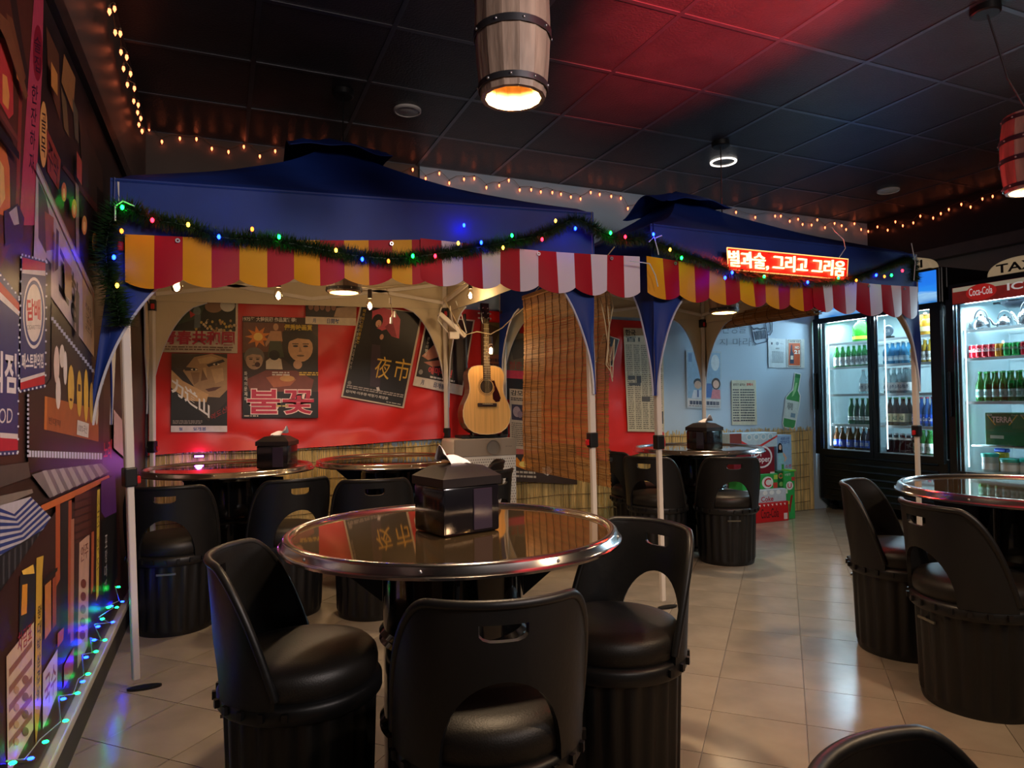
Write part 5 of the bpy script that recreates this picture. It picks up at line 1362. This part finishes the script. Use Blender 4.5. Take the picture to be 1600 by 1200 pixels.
MB().box((0, 0, .095), (.004, .17, .19)).build('card', ink(226, 110, 40, .5), t); MB().poly([(-.003, .03, .02), (-.003, -.03, .02), (-.003, -.03, .10), (-.003, -.01, .15), (-.003, .01, .15), (-.003, .03, .10)]).build('printed_bottle', ink(236, 210, 150, .5), t)
t = sits('amber_bottle', 'amber liquor bottle beside the squat bottle on the top fridge shelf', 'bottle', 1430, 505, 5.57, Z1['a'])
MB().lathe([(.001, 0), (.036, 0), (.038, .01), (.038, .11), (.015, .15), (.014, .19)], 16).build('glass_body', glass('amber spirit', (206, 120, 30)), t, smooth=40); MB().lathe([(.017, .18), (.017, .205), (.001, .205)], 12).build('cap', L_silver, t, smooth=40)
t = sits('small_carton', 'small white printed carton beside the green soju bottles', 'carton', 1294, 565, 5.60, Z1['b'])
MB().bbox((0, 0, .035), (.06, .08, .07), .003, 1).build('body', ink(190, 206, 220, .5), t); MB().box((-.0308, 0, .02), (.001, .07, .02)).build('printed_band', L_blue, t)
# cola fridge: kettles, pan, cans, boxes, tubs
M_ket = mat('polished aluminium', (168, 174, 180), .22, 1.0, var=.06, scale=6)
def kettle(px, s, label, x=5.60, rz=0):
    t = sits('kettle', label, 'kettle', px, 510, x, Z2['a']); t.rotation_euler.z = rz
    MB().lathe([(.001, 0), (.058 * s, 0), (.064 * s, .008), (.062 * s, .05 * s), (.05 * s, .082 * s), (.034 * s, .094 * s)], 24).build('body', M_ket, t, smooth=40)
    l = MB().lathe([(.038 * s, .09 * s), (.03 * s, .104 * s), (.001, .112 * s)], 20).build('lid', M_ket, t, smooth=40); MB().sphere((0, 0, .118 * s), .009, 8).build('knob', M_black, l, smooth=60)
    MB().tube([(0, .055 * s, .025 * s), (0, .085 * s, .045 * s), (0, .105 * s, .085 * s), (0, .12 * s, .10 * s)], [.017 * s, .013 * s, .009 * s, .008 * s], 10).build('spout', M_ket, t, smooth=50)
    MB().tube([(0, .05 * s * math.cos(a), .085 * s + .075 * s * math.sin(a)) for a in [PI * k / 14 for k in range(15)]], .006 * s, 7).build('handle', mat('dark kettle handle', (96, 98, 102), .3, .6), t, smooth=50)
kettle(1533, 1.0, 'aluminium kettle with its spout towards the fridge door edge'); kettle(1570, .85, 'aluminium kettle tilted lid, between the other two kettles', 5.66, .5); kettle(1607, 1.15, 'largest aluminium kettle, cut by the photo edge', 5.60, -.2)
t = sits('frying_pan', 'dark round pan hanging at the top of the cola fridge', 'pan', 1592, 475, 5.78, 1.845)
MB().lathe([(.001, -.055), (.08, -.05), (.115, -.02), (.12, 0), (.114, 0), (.108, -.018), (.078, -.044), (.001, -.048)], 26).build('bowl', mat('dark pan metal', (52, 56, 64), .3, .7), t, smooth=40); MB().tube([(0, .11, -.01), (0, .16, .0), (0, .19, .0)], .009, 8).build('handle', M_black, t, smooth=40)
def can(px, col, mark, label, grp, x=5.565):
    t = thing('drink_can', label, 'can', (x, onx(px, 545, x).y, Z2['b']), 0, grp)
    MB().lathe([(.001, 0), (.024, 0), (.031, .008), (.031, .092), (.026, .1)], 16).build('body', mat('can paint %d_%d_%d' % col, col, .22, .35, var=.05), t, smooth=40)
    MB().lathe([(.026, .1), (.0265, .104), (.024, .101), (.001, .1)], 16).build('lid', L_silver, t, smooth=40)
    m = MB(); letter(m, mark, [(-.0325, .026, .075), (-.0325, -.026, .075), (-.0325, -.026, .045), (-.0325, .026, .045)], 0, .01); m.build('lettering', ink(240, 236, 236, .4), t)
for i, px in enumerate((1520.5, 1530.5, 1540.5, 1550.5)): can(px, (186, 22, 40), 'Coca-Cola', 'red cola can, %s from the left on the can shelf' % ORD[i], 'red cola cans in the cola fridge')
can(1561.5, (214, 140, 40), 'Zero', 'orange and green can between red and green cans', 'cans on the can shelf')
for i, px in enumerate((1575, 1588.5)): can(px, (20, 150, 70), 'Sprite', 'green can, %s of two on the can shelf' % ORD[i], 'green cans in the cola fridge')
can(1602, (186, 22, 40), 'Coca-Cola', 'red cola can at the photo edge beyond the green cans', 'cans on the can shelf')
t = thing('price_flag', 'small glowing yellow shelf light above the cans', 'light', (5.60, onx(1567, 530, 5.60).y, 1.50)); MB().bbox((0, 0, 0), (.01, .016, .05), .004, 1).build('lamp', emis('small amber light', (1, .62, .25), 4), t); MB().cyl((0, 0, -.10), (0, 0, -.02), .003, n=6).build('stem', M_wsh, t)
def tub(px, z, label, r=.055, h=.13):
    t = sits('food_tub', label, 'tub', px, 715, 5.56, z)
    MB().lathe([(.001, 0), (r * .9, 0), (r, .01), (r, h)], 20).build('body', mat('cloudy plastic', (196, 214, 214), .3, trans=.3), t, smooth=40); MB().lathe([(r + .003, h - .012), (r + .004, h + .012), (r - .01, h + .016), (.001, h + .016)], 20).build('lid', mat('teal plastic lid', (50, 190, 176), .35), t, smooth=40)
    MB().lathe([(r + .001, .02), (r + .001, .07)], 20).build('label', L_white, t, smooth=40)
tub(1547, Z2['e'], 'cloudy tub with teal lid at the left of the fridge bottom'); tub(1580, Z2['e'], 'cloudy tub with teal lid under the green beer carton', .07, .10); tub(1612, Z2['e'], 'teal lidded tub at the photo edge in the fridge bottom', .07, .11)
t = sits('yellow_pouch', 'yellow food pouch with blue top between the tubs', 'pouch', 1566, 715, 5.66, Z2['e'])
MB().bbox((0, 0, .078), (.06, .09, .155), .02, 2).build('body', ink(206, 190, 60, .4), t, smooth=40); MB().bbox((0, 0, .165), (.062, .092, .03), .008, 1).build('top_band', L_blue, t)
def terra(px, label):
    t = sits('beer_carton', label, 'carton', px, 670, 5.60, .715)
    MB().bbox((0, 0, .125), (.17, .255, .25), .004, 1).build('body', ink(28, 112, 66, .5), t)
    def q(a, b, c, d): return [(-.0862, a, d), (-.0862, b, d), (-.0862, b, c), (-.0862, a, c)]
    m = MB(); letter(m, 'TERRA', q(.075, -.075, .175, .22), 0, .02); m.build('lettering', ink(222, 226, 214, .5), t)
    m = MB()
    for s in (-1, 1): m.poly([(-.0860, s * .115, .235), (-.0860, s * .105, .235), (-.0860, s * .045, .155), (-.0860, s * .055, .155)])
    m.build('gold_lines', ink(214, 190, 70, .5), t)
    m = MB(); letter(m, 'BEER', q(.11, .07, .225, .24), 0, .01); letter(m, 'Fresh', q(-.07, -.115, .225, .238), 0, 0); m.poly(q(.09, -.01, .05, .075)[::-1]); m.build('small_print', ink(200, 214, 200, .5), t)
terra(1577, 'green beer carton with white lettering on the fridge floor stack'); terra(1632, 'second green beer carton, mostly outside the photo edge')
MB().bbox((FX + .30, onx(1600, 690, 5.6).y, .7), (.40, .70, .012), .003, 1).build('inner_rack', M_wsh, F2, world=True)

# ---------------------------------------------------------------- cartons on the floor by the reed screen
def carton(label, tl, br, col, Y=4.70, dep=.22, name='drinks_carton', y0=None):
    a = ony(tl[0], tl[1], Y); b = ony(br[0], br[1], Y); z0 = max(b.z, .0) if y0 is None else y0
    c = Vector(((a.x + b.x) / 2, Y + dep / 2, z0)); w = b.x - a.x; h = a.z - z0
    t = thing(name, label, 'carton', c)
    MB().bbox((0, 0, h / 2), (w, dep, h), .004, 1).build('body', ink(*col, rough=.45), t)
    def q(u0, v0, u1, v1, k=1): 
        f = lambda u, v: (-w / 2 + w * u, -dep / 2 - .0006 * k, h * (1 - v))
        return [f(u0, v0), f(u1, v0), f(u1, v1), f(u0, v1)]
    def pr(nm, cl, pts=None, rect=None, txt=None, b=.01, k=1):
        m = MB()
        if txt: letter(m, txt, q(*rect, k), 0, b)
        elif rect: m.poly(list(reversed(q(*rect, k))))
        else: m.poly([(-w / 2 + w * u, -dep / 2 - .0006 * k, h * (1 - v)) for u, v in pts])
        m.build(nm, ink(*cl, rough=.45), t)
    return t, pr
def circ(u, v, ru, rv): return [(u + ru * math.cos(-2 * PI * k / 20), v - rv * math.sin(2 * PI * k / 20) * -1) for k in range(20)]
c1, pr = carton('red cola carton with script lettering at the bottom of the stack', (1150, 790), (1233, 814), (190, 24, 30), 4.66, .26, y0=0)
pr('script_lettering', (70, 12, 18), rect=(.46, .30, .80, .78), txt='Coca-Cola'); pr('printed_block', (226, 206, 206), rect=(.90, .60, .97, .92))
for k in range(7): pr('printed_lights', (236, 214, 214), pts=[(.42 + .08 * k, .08), (.46 + .08 * k, .08), (.45 + .08 * k, .2)])
zt1 = c1.location.z + (ony(1150, 790, 4.66).z)
c2, pr = carton('silver diet cola carton on top of the red cola carton', (1154, 769), (1229, 789), (186, 200, 216), 4.67, .24, y0=zt1)
pr('lettering', (170, 30, 60), rect=(.46, .52, .72, .92), txt='Coke', b=.02)
for k in range(3): pr('printed_drops', (226, 234, 240), pts=circ(.55 + .14 * k, .24, .05, .18))
zt2 = ony(1154, 769, 4.67).z
c3, pr = carton('small green noodle carton above the silver cola carton', (1160, 743), (1216, 768), (46, 160, 76), 4.72, .18, y0=zt2)
pr('printed_disc', (222, 226, 226), pts=circ(.70, .58, .16, .40)); pr('lettering', (196, 40, 60), rect=(.60, .28, .80, .88), txt='C', b=.02, k=2); pr('printed_block', (190, 60, 50), rect=(.86, .62, .98, .98)); pr('printed_block', (170, 206, 80), rect=(.88, .1, .99, .4))
zt3 = ony(1160, 743, 4.72).z
c4, pr = carton('dark red soda carton with round white logo above the green carton', (1146, 701), (1211, 742), (120, 22, 40), 4.73, .20, y0=zt3)
pr('white_ring', (226, 226, 232), pts=circ(.68, .36, .26, .42)); pr('red_oval', (130, 24, 44), pts=circ(.67, .36, .23, .36), k=2); pr('lettering', (232, 230, 236), rect=(.48, .10, .72, .34), txt='Dr', b=.02, k=3); pr('lettering', (232, 230, 236), rect=(.46, .34, .88, .62), txt='Pepper', b=.02, k=3); pr('printed_block', (206, 196, 200), rect=(.88, .94, .99, 1))
zt4 = ony(1146, 701, 4.73).z
c5, pr = carton('pale blue and red can carton at the very top of the stack', (1140, 678), (1215, 700), (176, 204, 220), 4.73, .20, y0=zt4)
pr('brown_end', (120, 52, 46), rect=(.0, .0, .24, 1)); pr('red_wave', (206, 50, 50), pts=[(.24, .5), (.40, .82), (.62, .84), (1, .2), (1, .32), (.64, .98), (.30, .98), (.24, .9)])
for k in range(4): pr('printed_can_top', (214, 228, 234), pts=circ(.40 + .15 * k, .28, .06, .22)); pr('printed_can_ring', (150, 186, 206), pts=circ(.40 + .15 * k, .28, .042, .15), k=2)
c6, pr = carton('tall green noodle carton standing on the floor beside the cola cartons', (1225, 737), (1243, 808), (50, 168, 84), 4.70, .16, y0=0)
pr('printed_disc', (226, 230, 230), pts=circ(.5, .30, .34, .09)); pr('lettering', (196, 40, 66), rect=(.3, .25, .7, .35), txt='U', b=.02, k=2); pr('printed_block', (190, 60, 56), rect=(.7, .12, 1, .2)); pr('printed_pepper', (150, 30, 40), pts=[(.62, .50), (.80, .50), (.66, .66), (.50, .86), (.42, .84), (.46, .66)]); pr('printed_block', (214, 226, 214), rect=(.02, .36, .3, .46)); pr('printed_block', (220, 200, 60), rect=(.15, .62, .45, .68)); pr('lettering', (232, 236, 236), rect=(.05, .04, .6, .09), txt='사발면', b=0)
c7, pr = carton('dark green noodle carton wedged behind the tall green one', (1214, 736), (1225, 770), (24, 92, 50), 4.72, .16, y0=zt2)
pr('printed_ring', (200, 120, 80), pts=circ(.55, .30, .34, .16)); pr('printed_disc', (40, 110, 60), pts=circ(.55, .30, .22, .10), k=2); pr('printed_ring', (120, 170, 90), pts=circ(.6, .78, .3, .14))
t = thing('yellow_lid_strip', 'bright green plastic strip on top of the tall green carton', 'strip', (ony(1236, 735, 4.72).x, 4.77, ony(1236, 737, 4.70).z)); MB().bbox((0, 0, .008), (.075, .15, .014), .004, 1).build('strip', ink(130, 206, 60, .4), t)
c8, pr = carton('pale blue advertising carton with a printed woman, leaning behind the noodle cartons', (1213, 680), (1238, 735), (150, 186, 222), 4.80, .10, 'advert_carton', y0=ony(1236, 737, 4.70).z)
pr('lettering', (60, 90, 170), rect=(.26, .06, .86, .15), txt='새로나온', b=.02); pr('lettering', (60, 90, 170), rect=(.26, .16, .86, .25), txt='맛있다', b=.02)
pr('printed_hair', (26, 24, 36), pts=circ(.22, .34, .15, .12)); pr('printed_hair', (26, 24, 36), pts=[(.08, .34), (.36, .34), (.40, .50), (.06, .50)]); pr('printed_face', (232, 190, 170), pts=circ(.23, .345, .085, .075), k=2)
pr('printed_dress', (150, 206, 226), pts=[(.10, .50), (.40, .50), (.46, .80), (.08, .80)], k=2); pr('printed_arm', (226, 184, 164), pts=[(.36, .48), (.50, .52), (.66, .66), (.50, .76), (.46, .72), (.54, .66), (.42, .58)], k=2); pr('printed_bottle', (60, 160, 80), pts=[(.30, .82), (.44, .82), (.44, .98), (.30, .98)], k=2); pr('lettering', (190, 60, 100), rect=(.52, .84, .96, .94), txt='소주', b=.02)
# ---------------------------------------------------------------- tinsel garland with coloured lights
M_tin = mat('dark green tinsel', (26, 52, 24), .5, var=.5, scale=30)
gp = [(187, 508), (182, 470), (170, 430), (166, 395), (172, 350), (186, 328), (205, 328), (240, 343), (290, 352), (340, 370), (400, 374), (440, 378), (520, 393), (560, 400), (620, 404), (680, 397), (740, 388), (790, 379), (840, 368), (880, 350), (900, 343), (922, 352), (950, 370), (980, 374), (1005, 371), (1030, 381), (1065, 396), (1110, 410), (1150, 425), (1200, 433), (1260, 438), (1330, 433), (1372, 420), (1415, 404), (1427, 412), (1428, 440)]
def gy_(px): return 2.905 if px < 1380 else 2.905 + (px - 1380) * .0011
path = [ony(p[0], p[1], gy_(p[0])) for p in gp]
dense = []
for i in range(len(path) - 1):
    p0 = path[max(i - 1, 0)]; p1 = path[i]; p2 = path[i + 1]; p3 = path[min(i + 2, len(path) - 1)]
    n = max(2, int((p2 - p1).length / .0045))
    for k in range(n):
        u = k / n
        dense.append(.5 * ((2 * p1) + (p2 - p0) * u + (2 * p0 - 5 * p1 + 4 * p2 - p3) * u * u + (3 * p1 - p0 - 3 * p2 + p3) * u ** 3))
t = thing('tinsel_garland', 'dark green tinsel garland with coloured bulbs draped along both tent fronts', 'garland', (.7, 2.9, 0))
rnd = random.Random(21); m = MB()
for i in range(len(dense) - 1):
    p = dense[i]; d = (dense[i + 1] - p).normalized(); a = d.orthogonal().normalized(); b = d.cross(a)
    for k in range(18):
        q = rnd.uniform(0, 2 * PI); o = a * math.cos(q) + b * math.sin(q)
        L = rnd.uniform(.026, .056) * (1.3 if i < 110 else 1); e = p + o * L + d * rnd.uniform(-.02, .02); s = d * .0022 + o.cross(d) * .0014
        m.add([p - s, p + s, e], [(0, 1, 2)])
m.build('tinsel', M_tin, t, world=True, kind='stuff')
MB().tube(dense[::6], .004, 5).build('core_wire', mat('green wire', (20, 50, 26), .6), t, world=True)
LC = {'g': ((.002, 1, .03), 'green'), 'r': ((1, .004, .010), 'red'), 'b': ((.001, .006, 1), 'blue'), 'y': ((1, .45, .03), 'yellow'), 'o': ((1, .13, .01), 'orange')}
ME = {k: emis('%s bulb glow' % v[1], v[0], {'g': 40, 'r': 40, 'b': 130, 'y': 12, 'o': 9}[k]) for k, v in LC.items()}
bl = [(191, 324, 'g'), (238, 344, 'r'), (294, 351, 'y'), (190, 361, 'o'), (342, 370, 'b'), (394, 358, 'o'), (436, 370, 'g'), (178, 402, 'b'), (183, 446, 'y'), (525, 391, 'y'), (566, 405, 'b'), (607, 408, 'o'), (645, 400, 'g'), (680, 400, 'r'), (716, 380, 'y'), (752, 379, 'b'), (725, 352, 'b'), (786, 387, 'y'), (800, 368, 'g'), (847, 374, 'r'), (868, 345, 'y'), (899, 357, 'b'), (954, 364, 'g'), (977, 370, 'r'), (1021, 366, 'b'), (1047, 390, 'y'), (1065, 403, 'g'), (1133, 434, 'b'), (1144, 426, 'b'), (1194, 432, 'g'), (1262, 441, 'b'), (1310, 434, 'g'), (1338, 438, 'o'), (1369, 430, 'b'), (1382, 432, 'o'), (1393, 430, 'g'), (1410, 423, 'r')]
_bm = {k: MB().sphere((0, 0, 0), .0065, 8, 0, (1, 1, 1.5)).mesh('garland_bulb', ME[k], 60) for k in LC}
for px, py, c in bl:
    o = link('garland_bulb', _bm[c], t); o.location = ony(px, py, gy_(px) - (.045 if c in 'gb' and py < 372 and px > 700 and px < 810 else .04) * (-.55 if (px, py) == (725, 352) else 1)) - t.location
    o['label'] = LC[c][1] + ' glowing bulb'
# white ties
M_tie = mat('white twist tie', (206, 214, 214), .5)
for pts in ([(180, 345), (180, 322), (192, 314), (210, 322)], [(1014, 378), (1022, 370), (1028, 392), (1029, 398)], [(1024, 372), (1034, 368)], [(985, 408), (1002, 410), (1015, 412), (1024, 430), (1028, 448)], [(1424, 380), (1430, 410), (1428, 438)]):
    MB().tube([ony(p[0], p[1], 2.875 if p[0] < 1400 else 2.93) for p in pts], .003, 5).build('twist_tie', M_tie, t, world=True)

# ---------------------------------------------------------------- neon sign
NX = [ony(p[0], p[1], 2.90) for p in ((1139, 390), (1322, 408), (1320, 433), (1141, 417))]
t = thing('neon_sign', 'glowing red and yellow neon sign of Korean words above the striped valance', 'neon sign', sum(NX, Vector()) / 4)
m = MB(); letter(m, '별과술, 그리고 그리움', NX, 0, .006); m.shell(.010)
m.build('neon_lettering', emis('neon red glow', (1, .04, .016), 64), t, world=True)
c = [ony(p[0], p[1], 2.915) for p in ((1136, 387), (1325, 405), (1323, 437), (1138, 421))]
MB().prism(c, (0, .006, 0)).build('acrylic_plate', mat('clear acrylic coloured by neon glow', (206, 60, 48), .35, var=.05), t, world=True)
MB().tube(c + [c[0]], .0032, 6).build('lit_edge', emis('lit acrylic edge', (1, .42, .12), 2.2), t, world=True)
MB().tube([ony(p[0], p[1], 2.93) for p in ((1310, 404), (1321, 388), (1318, 374), (1305, 362), (1300, 355))], .0025, 5).build('power_cord', M_tie, t, world=True)

# ---------------------------------------------------------------- orange fairy lights round the ceiling
M_fw = mat('fairy light wire', (120, 96, 70), .6)
M_fb = emis('orange fairy bulb', (1, .17, .06), 6)
fb = MB().tube([(0, 0, .0), (0, 0, -.012), (0, 0, -.026)], [.0055, .0075, .001], 7).mesh('fairy_bulb', M_fb, 60)
fc = MB().cyl((0, 0, 0), (0, 0, .014), .0045, n=6).mesh('fairy_cap', M_fw)
def fairy(label, pts):
    ctr = sum(pts, Vector()) / len(pts)
    t = thing('fairy_lights', label, 'string lights', ctr)
    w = []
    for i, p in enumerate(pts):
        w.append(p + Vector((0, 0, .016)))
        if i < len(pts) - 1: w.append((p + pts[i + 1]) / 2 + Vector((0, 0, .02 + .012 * math.sin(i * 2.3))))
    MB().tube(w, .0016, 4).build('wire', M_fw, t, world=True)
    for p in pts:
        o = link('fairy_bulb', fb, t); o.location = p - ctr
        o2 = link('cap', fc, o)
    return t
lp = [(179, 10), (172, 14), (180, 47), (189, 49), (189, 78), (199, 86), (193, 104), (205, 112), (199, 129), (211, 135), (209, 155), (217, 161), (215, 173), (221, 182), (217, 192), (223, 202)]
fairy('orange fairy lights running along the top of the mural wall', [onx(p[0] - (1 if k % 2 else 0), p[1], XL + .035 + (.03 if k % 2 else 0)) for k, p in enumerate(lp)])
bk = [(233, 199), (253, 219), (281, 214), (307, 215), (331, 230), (357, 235), (381, 227), (406, 242), (430, 234), (455, 232), (480, 236), (505, 240), (530, 236), (555, 246), (580, 252), (605, 269), (626, 272), (645, 263), (665, 277), (686.5, 269), (702, 284), (725, 278), (741, 277), (760, 291), (780, 288), (795, 280), (812, 295), (830, 294.5), (845, 298), (863, 299), (876.5, 301.5), (892, 306), (907, 309), (923, 299), (937, 302), (955, 305), (970, 308), (981, 324), (999, 322), (1020, 326), (1050, 322), (1085, 330), (1120, 333), (1150, 330), (1180, 338), (1211, 336), (1220, 336), (1234, 344), (1247, 341), (1254, 349), (1268, 350), (1277, 342), (1289, 354), (1304, 347.5), (1315, 351), (1322, 357), (1335, 348), (1345.5, 357), (1356.6, 360)]
fairy('orange fairy lights along the top of the back wall above the tents', [ony(p[0], p[1], YB - .03 - .02 * (k % 2)) for k, p in enumerate(bk)])
rt = [(1371, 353), (1387, 358), (1399, 345), (1410.6, 351), (1427, 346.5), (1438, 336), (1458, 339), (1470, 332), (1482.5, 325.5), (1502, 317.5), (1516.5, 321.6), (1535, 309), (1551, 305), (1575, 298), (1598, 290)]
fairy('orange fairy lights along the dark bulkhead above the fridges', [onx(p[0], p[1], XR - .10) for p in rt])
# blue and green lights along the floor of the mural wall
fl = [(185, 917, 'g'), (191, 940, 'b'), (169.5, 949, 'g'), (174, 947, 'b'), (182.5, 949, 'g'), (160, 967, 'g'), (176, 972, 'b'), (153, 979, 'b'), (164, 1000, 'g'), (147, 1000, 'b'), (150, 1018, 'g'), (134.5, 1027, 'b'), (137.5, 1053, 'g'), (129, 1065, 'b'), (121, 1083, 'g'), (99, 1092, 'b'), (102.5, 1126, 'g'), (71, 1159, 'g'), (48, 1185, 'b'), (20, 1192, 'g')]
pts = [onx(p[0], p[1], XL + .045) for p in fl]
t = thing('floor_fairy_lights', 'blue and green fairy lights lying along the foot of the mural', 'string lights', (XL + .05, 3, .1))
MB().tube([p + Vector((-.012, 0, .004 + .006 * math.sin(3 * k))) for k, p in enumerate(pts)], .0018, 4).build('wire', mat('clear wire', (150, 160, 150), .4), t, world=True)
sm = {k: MB().sphere((0, 0, 0), .0042, 8, 0, (1.9, 1, 1)).mesh('floor_bulb', emis('%s floor bulb' % k, LC[k][0] if k == 'b' else (.002, 1, .10), 120 if k == 'b' else 30), 60) for k in 'gb'}
for p, q in zip(pts, fl):
    o = link('floor_bulb', sm[q[2]], t); o.location = p - t.location; o['label'] = {'g': 'green', 'b': 'blue'}[q[2]] + ' bulb'

# ---------------------------------------------------------------- festoon bulbs under the first tent
M_fest = emis('warm filament glow', (1, .62, .26), 14)
M_env = pane('clear bulb glass', (1, .95, .88), .05)
M_cable = mat('pale festoon cable', (206, 190, 160), .6)
t = thing('festoon_lights', 'string of clear filament bulbs hanging inside the first tent', 'string lights', (.6, 4.2, 1.8))
fe = [(276, 447, 3.10), (435, 462, 3.9), (578, 478, 4.1), (735, 462, 4.2), (767, 548, 4.40)]
hang = []
for px, py, Y in fe:
    p = ony(px, py, Y); hang.append(p)
    g = MB().lathe([(.012, .05), (.014, .04), (.022, .018), (.0235, .0), (.017, -.020), (.001, -.028)], 14, tuple(p)).build('bulb_glass', M_env, t, smooth=60, world=True)
    m = MB()
    for k in range(4):
        a = k * PI / 2; m.cyl((p.x + .006 * math.cos(a), p.y + .006 * math.sin(a), p.z - .012), (p.x + .003 * math.cos(a), p.y + .003 * math.sin(a), p.z + .022), .0016, n=5)
    m.v = [(q[0] - .6, q[1] - 4.2, q[2] - 1.8) for q in m.v]; m.build('filament', M_fest, g)
    MB().cyl((p.x, p.y, p.z + .045), (p.x, p.y, p.z + .10), .014, .012, 10).build('socket', mat('grey bulb socket', (74, 66, 62), .5), t, world=True)
    lamp('POINT', 'festoon_bulb', p + Vector((0, 0, 0)), 3.6, (1, .68, .36), .02)
wp = [hang[0] + Vector((0, 0, .11)), (hang[0] + hang[1]) / 2 + Vector((0, 0, .13)), hang[1] + Vector((0, 0, .11)), hang[2] + Vector((0, 0, .11)), hang[3] + Vector((0, 0, .11)), Vector((1.5, 4.75, 1.86)), ony(725, 524, 4.45), ony(745, 518, 4.42), hang[4] + Vector((0, 0, .115)), ony(785, 512, 4.4), ony(806, 492, 4.4), Vector((2.0, 4.3, 1.80))]
MB().tube(wp, .004, 6).build('cable', M_cable, t, world=True)
# power strip and cords tied to the back pole
t = thing('power_strip', 'white power strip with looped cords tied to the back tent pole', 'power strip', ony(705, 515, 4.72))
a, b = ony(686, 490, 4.70), ony(727, 526, 4.68)
d = (b - a); rot = d.to_track_quat('Z', 'Y').to_matrix()
MB().bbox((a + b) / 2, (.05, .035, d.length), .008, 2, 0, rot).build('strip_body', M_white, t, world=True)
MB().bbox(ony(709, 524, 4.66), (.075, .04, .05), .006, 2).build('adapter', M_white, t, world=True)
for pts in ([(703, 478), (706, 500), (716, 522)], [(712, 470), (722, 495), (729, 520)], [(690, 480), (684, 500), (700, 520)]):
    MB().tube([ony(p[0], p[1], 4.66) for p in pts], .004, 6).build('cord', M_white, t, world=True)
t = thing('tent_toggle', 'cream plastic toggles on a cord hanging beside the tilted poster', 'toggle', ony(612, 480, 4.0))
MB().tube([ony(p[0], p[1], 4.0) for p in ((604, 450), (610, 470), (613, 490), (611, 503))], .003, 5).build('cord', M_cable, t, world=True)
for q in ((610, 470), (617, 491), (611, 501)): MB().bbox(ony(q[0], q[1], 3.99), (.014, .012, .04), .004, 1).build('toggle', M_white, t, world=True)

# violet led behind the mural-side table
p = ony(311, 713, YB - .06)
t = thing('violet_led', 'small violet led glowing on the reed screen behind the mural-side table', 'light', p)
MB().bbox((0, .012, 0), (.07, .012, .022), .004, 1).build('housing', M_black, t)
MB().box((0, .002, 0), (.055, .006, .012)).build('diffuser', emis('violet led', (.55, .12, 1), 9), t)
lamp('POINT', 'violet_glow', p + Vector((0, -.03, 0)), .55, (.6, .15, 1), .02)
